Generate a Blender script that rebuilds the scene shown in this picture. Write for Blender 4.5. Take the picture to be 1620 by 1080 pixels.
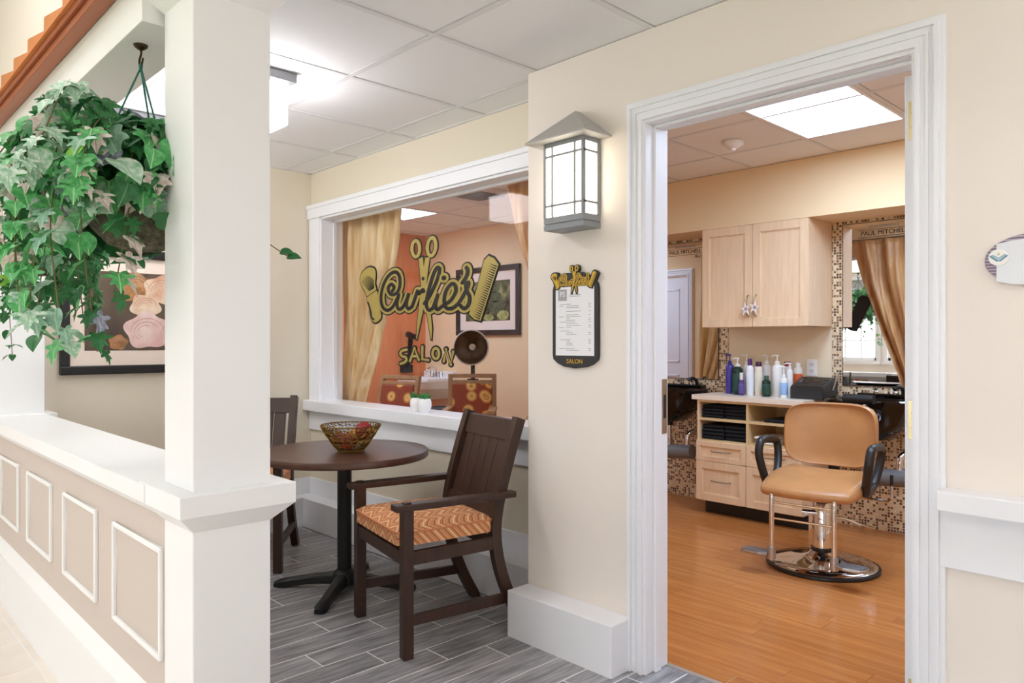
import bpy, bmesh, math, random
from mathutils import Vector, Matrix
R = math.radians
random.seed(7)
for o in list(bpy.data.objects): bpy.data.objects.remove(o)
S = bpy.context.scene
COL = S.collection

# ------------------------------------------------------------------ camera
cd = bpy.data.cameras.new('camera'); cam = bpy.data.objects.new('camera', cd); COL.objects.link(cam)
cam.location = (0, 0, 1.25); cam.rotation_euler = (R(90), 0, R(46.25))
cd.sensor_width = 36; cd.lens = 36 * 1165 / 1620; cd.clip_start = .02
S.camera = cam
# ------------------------------------------------------------------ world and exposure
w = bpy.data.worlds.new('sky'); S.world = w; w.use_nodes = True
w.node_tree.nodes['Background'].inputs[0].default_value = (.86, .93, 1, 1)
w.node_tree.nodes['Background'].inputs[1].default_value = 3.6
S.view_settings.view_transform = 'Standard'; S.view_settings.look = 'None'
S.view_settings.gamma = 1; S.view_settings.exposure = 1.15; S.view_settings.use_curve_mapping = False
try:
    S.cycles.use_denoising = True
    S.cycles.max_bounces = 12; S.cycles.diffuse_bounces = 6; S.cycles.transparent_max_bounces = 16
    S.cycles.sample_clamp_indirect = 6
except Exception: pass
LOBBY_FILL = 5.5; SALON_LAMP = 9.5; ALCOVE_LAMP = 8.0; LANTERN = 2.2

# ------------------------------------------------------------------ materials
def lin(c):
    return tuple(((v/255)/12.92 if v/255 <= .04045 else ((v/255+.055)/1.055)**2.4) for v in c)
MATS = {}
def mat(name, col, rough=.5, metal=0, noise=0, nscale=8, bump=0, bscale=60, stretch=None, emit=0, col2=None, spec=None, trans=0, coat=0):
    if name in MATS: return MATS[name]
    m = bpy.data.materials.new(name); m.use_nodes = True; MATS[name] = m
    nt = m.node_tree; b = nt.nodes['Principled BSDF']; N = nt.nodes.new; L = nt.links.new
    c = lin(col)
    b.inputs['Base Color'].default_value = (*c, 1); b.inputs['Roughness'].default_value = rough; b.inputs['Metallic'].default_value = metal
    if spec is not None: b.inputs['Specular IOR Level'].default_value = spec
    if trans: b.inputs['Transmission Weight'].default_value = trans
    if coat: b.inputs['Coat Weight'].default_value = coat
    if emit:
        b.inputs['Emission Color'].default_value = (*c, 1); b.inputs['Emission Strength'].default_value = emit
    tc = None
    if noise or bump:
        tc = N('ShaderNodeTexCoord'); mp = N('ShaderNodeMapping'); L(tc.outputs['Object'], mp.inputs[0])
        if stretch: mp.inputs['Scale'].default_value = stretch
    if noise:
        n = N('ShaderNodeTexNoise'); n.inputs['Scale'].default_value = nscale; n.inputs['Detail'].default_value = 5
        L(mp.outputs[0], n.inputs['Vector'])
        r = N('ShaderNodeValToRGB'); L(n.outputs[0], r.inputs[0])
        d = lin(col2) if col2 else tuple(v*(1-noise) for v in c)
        r.color_ramp.elements[0].color = (*d, 1); r.color_ramp.elements[1].color = (*(c if col2 else tuple(min(1, v*(1+noise)) for v in c)), 1)
        r.color_ramp.elements[0].position = .33; r.color_ramp.elements[1].position = .67
        L(r.outputs[0], b.inputs['Base Color'])
    if bump:
        n2 = N('ShaderNodeTexNoise'); n2.inputs['Scale'].default_value = bscale; L(mp.outputs[0], n2.inputs['Vector'])
        bp = N('ShaderNodeBump'); bp.inputs['Strength'].default_value = bump; bp.inputs['Distance'].default_value = .01
        L(n2.outputs[0], bp.inputs['Height']); L(bp.outputs[0], b.inputs['Normal'])
    return m
def plank_mat(name, cols, stretch, rough, gscale=3.0, streak=.25, rrange=None):
    """wood grain along one axis, tone varied from piece to piece"""
    m = bpy.data.materials.new(name); m.use_nodes = True; MATS[name] = m
    nt = m.node_tree; b = nt.nodes['Principled BSDF']; N = nt.nodes.new; L = nt.links.new
    tc = N('ShaderNodeTexCoord'); mp = N('ShaderNodeMapping'); mp.inputs['Scale'].default_value = stretch
    oi = N('ShaderNodeObjectInfo'); ad = N('ShaderNodeVectorMath'); ad.operation = 'ADD'
    sc = N('ShaderNodeVectorMath'); sc.operation = 'SCALE'; sc.inputs[3].default_value = 37
    cb = N('ShaderNodeCombineXYZ'); L(oi.outputs['Random'], cb.inputs[0]); L(oi.outputs['Random'], cb.inputs[1]); L(cb.outputs[0], sc.inputs[0])
    L(tc.outputs['Object'], mp.inputs[0]); L(mp.outputs[0], ad.inputs[0]); L(sc.outputs[0], ad.inputs[1])
    n = N('ShaderNodeTexNoise'); n.inputs['Scale'].default_value = gscale; n.inputs['Detail'].default_value = 7; n.inputs['Roughness'].default_value = .65
    L(ad.outputs[0], n.inputs['Vector'])
    r = N('ShaderNodeValToRGB'); L(n.outputs[0], r.inputs[0])
    r.color_ramp.elements[0].color = (*lin(cols[0]), 1); r.color_ramp.elements[1].color = (*lin(cols[1]), 1)
    r.color_ramp.elements[0].position = .3; r.color_ramp.elements[1].position = .7
    hv = N('ShaderNodeHueSaturation'); L(r.outputs[0], hv.inputs['Color'])
    mr = N('ShaderNodeMapRange'); mr.inputs[3].default_value = 1-streak; mr.inputs[4].default_value = 1+streak
    L(oi.outputs['Random'], mr.inputs[0]); L(mr.outputs[0], hv.inputs['Value']); L(hv.outputs[0], b.inputs['Base Color'])
    b.inputs['Roughness'].default_value = rough
    bp = N('ShaderNodeBump'); bp.inputs['Strength'].default_value = .06; bp.inputs['Distance'].default_value = .004
    L(n.outputs[0], bp.inputs['Height']); L(bp.outputs[0], b.inputs['Normal'])
    return m
def chevron_mat():
    m = bpy.data.materials.new('chevron fabric'); m.use_nodes = True
    nt = m.node_tree; b = nt.nodes['Principled BSDF']; N = nt.nodes.new; L = nt.links.new
    tc = N('ShaderNodeTexCoord'); sx = N('ShaderNodeSeparateXYZ'); L(tc.outputs['Object'], sx.inputs[0])
    def mth(op, a, c=None):
        k = N('ShaderNodeMath'); k.operation = op
        for i, v in enumerate((a, c)):
            if v is None: continue
            if isinstance(v, (int, float)): k.inputs[i].default_value = v
            else: L(v, k.inputs[i])
        return k.outputs[0]
    zig = mth('PINGPONG', mth('MULTIPLY', mth('ADD', sx.outputs[0], 5), 1.0), .048)
    v = mth('ADD', mth('ADD', sx.outputs[1], mth('MULTIPLY', sx.outputs[2], 1.0)), mth('MULTIPLY', zig, 1.0))
    band = mth('FRACT', mth('MULTIPLY', mth('ADD', v, 9), 15.0))
    fine = mth('FRACT', mth('MULTIPLY', mth('ADD', v, 9), 83.0))
    r = N('ShaderNodeValToRGB'); L(band, r.inputs[0]); r.color_ramp.interpolation = 'CONSTANT'
    els = [(0, (214, 138, 92)), (.26, (150, 84, 50)), (.36, (222, 158, 108)), (.55, (238, 208, 160)), (.66, (206, 120, 78)), (.84, (128, 78, 48)), (.91, (226, 170, 118))]
    r.color_ramp.elements[0].color = (*lin(els[0][1]), 1); r.color_ramp.elements[0].position = 0
    r.color_ramp.elements[1].color = (*lin(els[1][1]), 1); r.color_ramp.elements[1].position = els[1][0]
    for p, c in els[2:]:
        e = r.color_ramp.elements.new(p); e.color = (*lin(c), 1)
    mx = N('ShaderNodeMix'); mx.data_type = 'RGBA'; L(mth('MULTIPLY', mth('GREATER_THAN', fine, .6), .22), mx.inputs[0])
    L(r.outputs[0], mx.inputs[6]); mx.inputs[7].default_value = (*lin((232, 190, 140)), 1)
    L(mx.outputs[2], b.inputs['Base Color']); b.inputs['Roughness'].default_value = .85
    return m
def mosaic_mat():
    m = bpy.data.materials.new('glass mosaic'); m.use_nodes = True
    nt = m.node_tree; b = nt.nodes['Principled BSDF']; N = nt.nodes.new; L = nt.links.new
    tc = N('ShaderNodeTexCoord'); s = N('ShaderNodeVectorMath'); s.operation = 'SCALE'; s.inputs[3].default_value = 1/.0185
    L(tc.outputs['Object'], s.inputs[0])
    fl = N('ShaderNodeVectorMath'); fl.operation = 'FLOOR'; L(s.outputs[0], fl.inputs[0])
    fr = N('ShaderNodeVectorMath'); fr.operation = 'FRACTION'; L(s.outputs[0], fr.inputs[0])
    sep = N('ShaderNodeSeparateXYZ'); L(fl.outputs[0], sep.inputs[0]); cb = N('ShaderNodeCombineXYZ'); L(sep.outputs[0], cb.inputs[0]); L(sep.outputs[2], cb.inputs[1])
    wn = N('ShaderNodeTexWhiteNoise'); wn.noise_dimensions = '2D'; L(cb.outputs[0], wn.inputs['Vector'])
    r = N('ShaderNodeValToRGB'); r.color_ramp.interpolation = 'CONSTANT'; L(wn.outputs[0], r.inputs[0])
    e = r.color_ramp.elements; e[0].color = (*lin((84, 56, 40)), 1); e[1].position = .22; e[1].color = (*lin((122, 88, 62)), 1)
    for p, c in ((.40, (150, 118, 88)), (.5, (232, 208, 172)), (.75, (222, 190, 150)), (.9, (240, 222, 194))):
        q = e.new(p); q.color = (*lin(c), 1)
    f2 = N('ShaderNodeSeparateXYZ'); L(fr.outputs[0], f2.inputs[0])
    def edge(o):
        k = N('ShaderNodeMath'); k.operation = 'SUBTRACT'; L(o, k.inputs[0]); k.inputs[1].default_value = .5
        a = N('ShaderNodeMath'); a.operation = 'ABSOLUTE'; L(k.outputs[0], a.inputs[0])
        g = N('ShaderNodeMath'); g.operation = 'GREATER_THAN'; L(a.outputs[0], g.inputs[0]); g.inputs[1].default_value = .38
        return g.outputs[0]
    mxm = N('ShaderNodeMath'); mxm.operation = 'MAXIMUM'; L(edge(f2.outputs[0]), mxm.inputs[0]); L(edge(f2.outputs[2]), mxm.inputs[1])
    mx = N('ShaderNodeMix'); mx.data_type = 'RGBA'; L(mxm.outputs[0], mx.inputs[0]); L(r.outputs[0], mx.inputs[6]); mx.inputs[7].default_value = (*lin((222, 200, 168)), 1)
    L(mx.outputs[2], b.inputs['Base Color']); b.inputs['Roughness'].default_value = .3
    return m
def glass_mat(name='pane glass', tint=(1, 1, 1), ior=1.45):
    m = bpy.data.materials.new(name); m.use_nodes = True; nt = m.node_tree; nt.nodes.clear(); N = nt.nodes.new; L = nt.links.new
    o = N('ShaderNodeOutputMaterial'); t = N('ShaderNodeBsdfTransparent'); t.inputs[0].default_value = (*tint, 1)
    g = N('ShaderNodeBsdfGlossy'); g.inputs['Roughness'].default_value = .0
    lw = N('ShaderNodeLayerWeight'); lw.inputs[0].default_value = .5
    pw = N('ShaderNodeMath'); pw.operation = 'POWER'; L(lw.outputs['Facing'], pw.inputs[0]); pw.inputs[1].default_value = 5
    f = N('ShaderNodeMath'); f.operation = 'MULTIPLY_ADD'; L(pw.outputs[0], f.inputs[0]); f.inputs[1].default_value = .9; f.inputs[2].default_value = .012
    x = N('ShaderNodeMixShader'); L(f.outputs[0], x.inputs[0]); L(t.outputs[0], x.inputs[1]); L(g.outputs[0], x.inputs[2]); L(x.outputs[0], o.inputs[0])
    return m
def silk_mat(name, c1, c2):
    m = mat(name, c1, .38, 0, .25, 3, .1, 30, (9, 9, .6), col2=c2)
    b = m.node_tree.nodes['Principled BSDF']; b.inputs['Sheen Weight'].default_value = .3
    return m
def blob_mat(name, ground, cols, scale, z=None, rough=.35):
    """a printed picture or cloth: soft patches of several colours"""
    m = bpy.data.materials.new(name); m.use_nodes = True; nt = m.node_tree; b = nt.nodes['Principled BSDF']; N = nt.nodes.new; L = nt.links.new
    tc = N('ShaderNodeTexCoord'); n = N('ShaderNodeTexNoise'); n.inputs['Scale'].default_value = scale; n.inputs['Detail'].default_value = 3; n.inputs['Distortion'].default_value = 1.2
    L(tc.outputs['Object'], n.inputs['Vector']); r = N('ShaderNodeValToRGB'); L(n.outputs[0], r.inputs[0])
    e = r.color_ramp.elements; e[0].position = .3; e[0].color = (*lin(ground), 1); e[1].position = .72; e[1].color = (*lin(cols[-1]), 1)
    for i, c in enumerate(cols[:-1]):
        q = e.new(.3+.42*(i+1)/len(cols)); q.color = (*lin(c), 1)
    L(r.outputs[0], b.inputs['Base Color']); b.inputs['Roughness'].default_value = rough
    return m
def rings_mat():
    m = bpy.data.materials.new('ring print cloth'); m.use_nodes = True; nt = m.node_tree; b = nt.nodes['Principled BSDF']; N = nt.nodes.new; L = nt.links.new
    tc = N('ShaderNodeTexCoord'); v = N('ShaderNodeTexVoronoi'); v.inputs['Scale'].default_value = 8.5; L(tc.outputs['Object'], v.inputs['Vector'])
    r = N('ShaderNodeValToRGB'); L(v.outputs['Distance'], r.inputs[0]); r.color_ramp.interpolation = 'EASE'
    e = r.color_ramp.elements; e[0].position = .0; e[0].color = (*lin((232, 186, 92)), 1); e[1].position = .56; e[1].color = (*lin((150, 62, 30)), 1)
    for p, c in ((.16, (206, 140, 60)), (.26, (238, 200, 120)), (.40, (216, 150, 66)), (.47, (164, 72, 34))):
        q = e.new(p); q.color = (*lin(c), 1)
    L(r.outputs[0], b.inputs['Base Color']); b.inputs['Roughness'].default_value = .8
    return m

CREAM = mat('cream wall paint', (238, 229, 220), .75, bump=.03, bscale=220)
BEIGE = mat('beige wall paint', (226, 216, 196), .75, bump=.03, bscale=220)
TAUPE = mat('taupe panel paint', (202, 190, 180), .7)
TRIM = mat('white trim paint', (240, 241, 245), .35)
IVORY = mat('ivory post paint', (238, 239, 239), .45)
CEILW = mat('white ceiling tile', (240, 240, 241), .9, bump=.08, bscale=300)
GRIDW = mat('white ceiling grid', (228, 228, 229), .5)
PEACH = mat('peach wall paint', (241, 212, 168), .75)
SAND = mat('sand wall paint', (236, 218, 186), .75)
ORANGE = mat('orange wallcovering', (226, 136, 84), .7, noise=.1, nscale=14, stretch=(6, 6, .25), bump=.05)
MAPLE = mat('pale maple veneer', (238, 206, 168), .42, noise=.05, nscale=6, stretch=(8, 8, .7))
MAPLEIN = mat('maple shelf interior', (222, 192, 142), .5)
DARKWOOD = mat('espresso wood', (60, 37, 26), .4, noise=.18, nscale=5, stretch=(9, 9, 1.2))
TABLETOP = mat('walnut laminate', (88, 58, 46), .32, noise=.12, nscale=5, stretch=(1, 9, 1))
BLACKIRON = mat('black cast iron', (22, 22, 24), .45)
BLACK = mat('black plastic', (20, 20, 21), .35)
GLOSSBLACK = mat('glossy black porcelain', (9, 9, 10), .06)
CHROME = mat('chrome', (225, 225, 228), .08, 1)
SATIN = mat('satin nickel', (178, 166, 150), .3, 1)
STEEL = mat('cast aluminium', (190, 190, 192), .35, 1)
BRASS = mat('pale brass', (226, 212, 160), .3, 1)
TAN = mat('tan leather', (188, 134, 84), .38, noise=.07, nscale=9, bump=.05, bscale=180)
GREYPVC = mat('grey pipe', (120, 118, 118), .35)
LANTGREY = mat('grey lantern metal', (140, 143, 146), .5)
LANTLIT = mat('lit lantern glass', (255, 244, 222), .4, emit=LANTERN)
SHADEL = mat('lit opal shade', (250, 250, 255), .4, emit=ALCOVE_LAMP)
TROFF = mat('lit troffer lens', (200, 225, 255), .4, emit=SALON_LAMP)
TROFL = mat('added lobby fill lens', (250, 249, 248), .4, emit=LOBBY_FILL)
GOLD = mat('matte gold vinyl', (176, 156, 84), .45, .15)
GOLD2 = mat('gold sign lettering', (214, 172, 58), .35, .4)
VINYL = mat('black vinyl', (14, 13, 11), .5)
SIGNBLK = mat('black sign board', (38, 38, 38), .5)
PAPER = mat('white paper', (240, 240, 242), .7)
GREYINK = mat('grey print', (168, 168, 172), .7)
WHITEPL = mat('white plastic', (240, 238, 234), .35)
CHEV = chevron_mat(); MOSAIC = mosaic_mat(); GLASS = glass_mat(); RINGS = rings_mat()
MIRROR = mat('silvered mirror', (235, 235, 235), .01, 1)
TERRA = mat('terracotta', (208, 128, 66), .55, noise=.15, nscale=7)
RUST = mat('rust brown gutter', (160, 84, 40), .4)
GREYPLANK = plank_mat('grey wood tile', ((88, 88, 93), (182, 180, 182)), (20, 1.6, 1), .36, 2.4, .2)
BAMBOO = plank_mat('bamboo board', ((172, 104, 50), (204, 134, 74)), (1.0, 16, 1), .2, 2.0, .07)
GROUT = mat('pale grout', (236, 234, 231), .8)
BEIGETILE = mat('beige stone tile', (232, 222, 212), .35, noise=.05, nscale=5)
BLACKTOWEL = mat('black towelling', (24, 25, 32), .95, bump=.25, bscale=300)
WHITETOWEL = mat('white towelling', (238, 232, 226), .95, bump=.25, bscale=300)

# ------------------------------------------------------------------ mesh helpers
class MB:
    def __init__(s): s.v = []; s.f = []
    def add(s, vs, fs):
        n = len(s.v); s.v += [tuple(v) for v in vs]; s.f += [tuple(i+n for i in f) for f in fs]; return s
    def box(s, x0, x1, y0, y1, z0, z1):
        x0, x1 = sorted((x0, x1)); y0, y1 = sorted((y0, y1)); z0, z1 = sorted((z0, z1))
        return s.add([(x0,y0,z0),(x1,y0,z0),(x1,y1,z0),(x0,y1,z0),(x0,y0,z1),(x1,y0,z1),(x1,y1,z1),(x0,y1,z1)],
                     [(0,3,2,1),(4,5,6,7),(0,1,5,4),(1,2,6,5),(2,3,7,6),(3,0,4,7)])
    def frustum(s, a, z0, b, z1):
        (x0,x1,y0,y1), (p0,p1,q0,q1) = a, b
        return s.add([(x0,y0,z0),(x1,y0,z0),(x1,y1,z0),(x0,y1,z0),(p0,q0,z1),(p1,q0,z1),(p1,q1,z1),(p0,q1,z1)],
                     [(0,3,2,1),(4,5,6,7),(0,1,5,4),(1,2,6,5),(2,3,7,6),(3,0,4,7)])
    def beam(s, p, q, wd, ht, up=(0,0,1)):
        p, q = Vector(p), Vector(q); d = (q-p).normalized(); a = d.cross(Vector(up)).normalized()*wd/2; u = a.cross(d).normalized()*ht/2
        vs = [c+i*a+j*u for c in (p, q) for i, j in ((-1,-1),(1,-1),(1,1),(-1,1))]
        return s.add(vs, [(0,1,2,3),(7,6,5,4),(0,4,5,1),(1,5,6,2),(2,6,7,3),(3,7,4,0)])
    def sweep(s, pts, prof):
        """pts: list of (centre, a, u): profile polygon swept along"""
        n = len(prof); base = len(s.v); vs = []; fs = []
        for c, a, u in pts: vs += [Vector(c)+Vector(a)*i+Vector(u)*j for i, j in prof]
        for k in range(len(pts)-1):
            for i in range(n): fs.append((k*n+i, k*n+(i+1)%n, (k+1)*n+(i+1)%n, (k+1)*n+i))
        fs.append(tuple(reversed(range(n)))); fs.append(tuple((len(pts)-1)*n+i for i in range(n)))
        return s.add(vs, fs)
    def tube(s, pts, r, n=10, closed=False):
        pts = [Vector(p) for p in pts]; rs = r if isinstance(r, (list, tuple)) else [r]*len(pts); vs = []; fs = []; m = len(pts); ref = None
        for k in range(m):
            if closed: d = pts[(k+1) % m]-pts[k-1]
            else: d = pts[min(k+1, m-1)]-pts[max(k-1, 0)]
            d.normalize()
            if ref is None: ref = Vector((0,0,1)) if abs(d.z) < .9 else Vector((1,0,0))
            a = ref-d*ref.dot(d)
            if a.length < 1e-4: a = d.orthogonal()
            a.normalize(); ref = a; bb = d.cross(a)
            vs += [pts[k]+rs[k]*(math.cos(2*math.pi*i/n)*a+math.sin(2*math.pi*i/n)*bb) for i in range(n)]
        for k in range(m if closed else m-1):
            q = (k+1) % m
            for i in range(n): fs.append((k*n+i, k*n+(i+1)%n, q*n+(i+1)%n, q*n+i))
        if not closed: fs.append(tuple(reversed(range(n)))); fs.append(tuple((m-1)*n+i for i in range(n)))
        return s.add(vs, fs)
    def cyl(s, p, q, r, n=20): return s.tube([p, q], r, n)
    def lathe(s, prof, c=(0,0,0), n=28, sx=1, sy=1, cap=True):
        vs = []; fs = []; m = len(prof)
        for i in range(n):
            a = 2*math.pi*i/n; vs += [(c[0]+r*math.cos(a)*sx, c[1]+r*math.sin(a)*sy, c[2]+z) for r, z in prof]
        for i in range(n):
            j = (i+1) % n
            for k in range(m-1): fs.append((i*m+k, j*m+k, j*m+k+1, i*m+k+1))
        if cap and prof[0][0] > 1e-6: fs.append(tuple(i*m for i in reversed(range(n))))
        if cap and prof[-1][0] > 1e-6: fs.append(tuple(i*m+m-1 for i in range(n)))
        return s.add(vs, fs)
    def prism(s, poly, a, b, axis='y'):
        """polygon in the plane across the axis (y: x,z; x: y,z; z: x,y)"""
        n = len(poly)
        def P(u, v, t): return {'y': (u, t, v), 'x': (t, u, v), 'z': (u, v, t)}[axis]
        return s.add([P(u, v, a) for u, v in poly]+[P(u, v, b) for u, v in poly],
                     [tuple(range(n)), tuple(reversed(range(n, 2*n)))]+[(i, i+n, (i+1)%n+n, (i+1)%n) for i in range(n)])
    def sphere(s, c, r, n=16, m=10, sq=(1,1,1)):
        pr = [(math.sin(math.pi*k/m)*r, -math.cos(math.pi*k/m)*r) for k in range(m+1)]
        vs = []; fs = []
        for i in range(n):
            a = 2*math.pi*i/n; vs += [(c[0]+q*math.cos(a)*sq[0], c[1]+q*math.sin(a)*sq[1], c[2]+z*sq[2]) for q, z in pr]
        for i in range(n):
            j = (i+1) % n
            for k in range(m): fs.append((i*(m+1)+k, j*(m+1)+k, j*(m+1)+k+1, i*(m+1)+k+1))
        return s.add(vs, fs)
    def xf(s, M):
        s.v = [tuple(M @ Vector(v)) for v in s.v]; return s
    def build(s, name, material, parent=None, world=False, smooth=False, bevel=0, kind=None, seg=2):
        if world and parent is not None:
            inv = wm(parent).inverted(); vs = [tuple(inv @ Vector(v)) for v in s.v]
        else: vs = s.v
        me = bpy.data.meshes.new(name); me.from_pydata(vs, [], s.f)
        bm = bmesh.new(); bm.from_mesh(me); bmesh.ops.remove_doubles(bm, verts=bm.verts, dist=1e-5)
        bmesh.ops.recalc_face_normals(bm, faces=bm.faces); bm.to_mesh(me); bm.free()
        me.materials.append(material)
        o = bpy.data.objects.new(name, me); COL.objects.link(o)
        if parent is not None: o.parent = parent
        if smooth:
            for p in me.polygons: p.use_smooth = True
            try: me.set_sharp_from_angle(angle=R(40))
            except Exception: pass
        if bevel:
            b = o.modifiers.new('bevel', 'BEVEL'); b.width = bevel; b.segments = seg; b.limit_method = 'ANGLE'; b.angle_limit = R(50)
        if kind: o['kind'] = kind
        return o
def wm(o):
    M = Matrix.LocRotScale(o.location, o.rotation_euler, o.scale)
    return (wm(o.parent) @ M) if o.parent else M
def tag(o, label, cat, group=None):
    o['label'] = label; o['category'] = cat
    if group: o['group'] = group
    return o
def thing(name, label, cat, loc=(0,0,0), rz=0, group=None, rx=0):
    o = bpy.data.objects.new(name, None); COL.objects.link(o); o.location = loc; o.rotation_euler = (rx, 0, rz); o.empty_display_size = .1
    return tag(o, label, cat, group)
def struct(o): o['kind'] = 'structure'; return o
def kids(o): return [c for c in bpy.data.objects if c.parent is o]
def copy_tree(o, parent=None):
    c = o.copy(); COL.objects.link(c); c.parent = parent
    for ch in kids(o): copy_tree(ch, c)
    return c
def box(name, m, b, parent=None, **k): return MB().box(*b).build(name, m, parent, **k)
def spline(pts, n=6, closed=False):
    pts = [Vector(p) for p in pts]; out = []; m = len(pts)
    for i in range(m if closed else m-1):
        if closed: p0, p1, p2, p3 = pts[i-1], pts[i], pts[(i+1) % m], pts[(i+2) % m]
        else: p0, p1, p2, p3 = pts[max(i-1, 0)], pts[i], pts[i+1], pts[min(i+2, m-1)]
        for k in range(n):
            t = k/n; out.append(.5*((2*p1)+(p2-p0)*t+(2*p0-5*p1+4*p2-p3)*t*t+(3*p1-p0-3*p2+p3)*t**3))
    if not closed: out.append(pts[-1])
    return out
def text_mesh(name, body, size, material, parent, loc, rot=(R(90), 0, 0), extrude=.0004, align='CENTER', sx=1.0, offset=0):
    cu = bpy.data.curves.new(name, 'FONT'); cu.body = body; cu.size = size; cu.extrude = extrude; cu.align_x = align; cu.align_y = 'CENTER'; cu.offset = offset
    t = bpy.data.objects.new(name+'_t', cu); COL.objects.link(t)
    dg = bpy.context.evaluated_depsgraph_get(); me = bpy.data.meshes.new_from_object(t.evaluated_get(dg))
    bpy.data.objects.remove(t); bpy.data.curves.remove(cu)
    me.materials.clear(); me.materials.append(material)
    o = bpy.data.objects.new(name, me); COL.objects.link(o); o.parent = parent; o.location = loc; o.rotation_euler = rot; o.scale = (sx, 1, 1)
    return o

# ================================================================== THE SETTING
ZC = 2.42      # alcove and corridor ceiling
ZS = 2.462     # salon ceiling
ZL = 3.15      # lobby ceiling
YF = 2.28      # front wall with the lantern and the door
YW = 2.55      # window wall of the alcove
XW = -4.70     # west wall of the alcove
YB = 5.15      # back wall of the salon
XO = -6.82     # orange wall of the salon
XE = 2.6       # east end
YS = -3.0      # south wall of the lobby

# ---- floors
fl = struct(box('floor', GROUT, (XW-.1, XE, .60, 2.62, -.1, -.0004)))
pm = {}
def piece(name, mesh_key, builder, material, parent, loc, bevel=0):
    if mesh_key not in pm:
        o = builder().build(name, material, parent, bevel=bevel); pm[mesh_key] = o.data
    else:
        o = bpy.data.objects.new(name, pm[mesh_key]); COL.objects.link(o); o.parent = parent
    o.location = loc; return o
PW, PL, G = .1435, .58, .006
for n in range(-33, 18):                              # plank rows run away from the corridor, joints step by a third
    x1 = -2.12-PW*n
    if x1 < XW or x1-PW > XE: continue
    j0 = 2.015-.1933*(n % 3)
    k = -3
    while True:
        ya, yb = j0+k*PL, j0+(k+1)*PL; k += 1
        if ya > 2.55: break
        lo = .705 if x1 < -1.8 else .60
        ya, yb = max(ya, lo), min(yb, 2.56)
        if x1 > -2.2: yb = min(yb, 2.41)
        if yb-ya < .03: continue
        full = abs(yb-ya-PL) < 1e-4
        x0c, x1c = max(x1-PW, XW), x1
        lx, ly = (x1c-x0c)/2-G/2, (yb-ya)/2-G/2
        key = ('gp', round(lx, 4), round(ly, 4))
        piece('floor_plank', key, lambda: MB().box(-lx, lx, -ly, ly, -.008, 0), GREYPLANK, fl, ((x0c+x1c)/2, (ya+yb)/2, 0))
fs = struct(box('floor_salon', mat('dark floor gap', (120, 66, 28), .6), (XO-.05, 1.2, 2.41, YB+.05, -.1, -.004)))
BW = .098
rw = random.Random(3)
nrow = int((YB-2.412)/BW)+1
for i in range(nrow):                                 # bamboo boards run along the wall
    y0 = 2.412+i*BW; y1 = min(y0+BW, YB)
    x = XO+rw.uniform(-.9, 0)
    while x < 1.15:
        ln = 1.22; xa, xb = max(x, XO), min(x+ln, 1.15); x += ln
        if xb-xa < .04 or xb < -7: continue
        if xb < -4.3 and y1 < 4.0 and xa > -99: pass
        lx, ly = (xb-xa)/2-.0006, (y1-y0)/2-.0005
        piece('bamboo_board', ('bb', round(lx, 3), round(ly, 4)), lambda: MB().box(-lx, lx, -ly, ly, -.006, 0), BAMBOO, fs, ((xa+xb)/2, (y0+y1)/2, 0))
flb = struct(box('floor_lobby', GROUT, (-6.6, XE, YS, .70, -.1, -.0015)))
TS = .335
ix = 0
for i in range(-10, 18):
    for j in range(0, 11):
        xa, xb = -3.31+i*TS, -3.31+(i+1)*TS; yb = .64-j*TS; ya = yb-TS
        ya = max(ya, YS); xa = max(xa, -6.6); xb = min(xb, XE)
        if xb-xa < .02 or yb-ya < .02: continue
        if xb > -1.75 and yb > .60: yb = .60
        lx, ly = (xb-xa)/2-.003, (yb-ya)/2-.003
        piece('floor_tile', ('ft', round(lx, 4), round(ly, 4)), lambda: MB().box(-lx, lx, -ly, ly, -.01, 0), BEIGETILE, flb, ((xa+xb)/2, (ya+yb)/2, 0))
    xa, xb = max(-3.31+i*TS, -4.7), min(-3.31+(i+1)*TS, -1.9)
    if xb-xa > .02: box('floor_tile', BEIGETILE, (xa+.003, xb-.003, .643, .70, -.01, 0), flb)

# ---- ceilings: slab, T-bar grid, one tile per cell
def ceiling(name, x0, x1, y0, y1, z, gx, gy, pitchx, pitchy, skip=(), vis=lambda x, y: True):
    root = struct(box(name, GRIDW, (x0, x1, y0, y1, z+.02, z+.06)))
    xs = sorted({x0, x1} | {gx+i*pitchx for i in range(-20, 20) if x0+.02 < gx+i*pitchx < x1-.02})
    ys = sorted({y0, y1} | {gy+i*pitchy for i in range(-20, 20) if y0+.02 < gy+i*pitchy < y1-.02})
    for xa, xb, ya, yb in ((x0, x0+.022, y0, y1), (x1-.022, x1, y0, y1), (x0, x1, y0, y0+.022), (x0, x1, y1-.022, y1)): box('wall_angle', GRIDW, (xa, xb, ya, yb, z-.0006, z+.02), root)
    for x in xs[1:-1]: box('grid_bar', GRIDW, (x-.012, x+.012, y0, y1, z, z+.02), root)
    for y in ys[1:-1]: box('grid_bar', GRIDW, (x0, x1, y-.012, y+.012, z+.0003, z+.02), root)
    for i in range(len(xs)-1):
        for j in range(len(ys)-1):
            cx, cy = (xs[i]+xs[i+1])/2, (ys[j]+ys[j+1])/2
            if any(a < cx < b and c < cy < d for a, b, c, d in skip): continue
            lx, ly = (xs[i+1]-xs[i])/2-.017, (ys[j+1]-ys[j])/2-.017
            piece('ceiling_tile', ('ct', round(lx, 4), round(ly, 4)), lambda: MB().box(-lx, lx, -ly, ly, -.001, .012), CEILW, root, (cx, cy, z+.004))
    return root
ceiling('ceiling', XW, XE, .81, YW, ZC, -2.852, 1.731, .612, .615)
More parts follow.
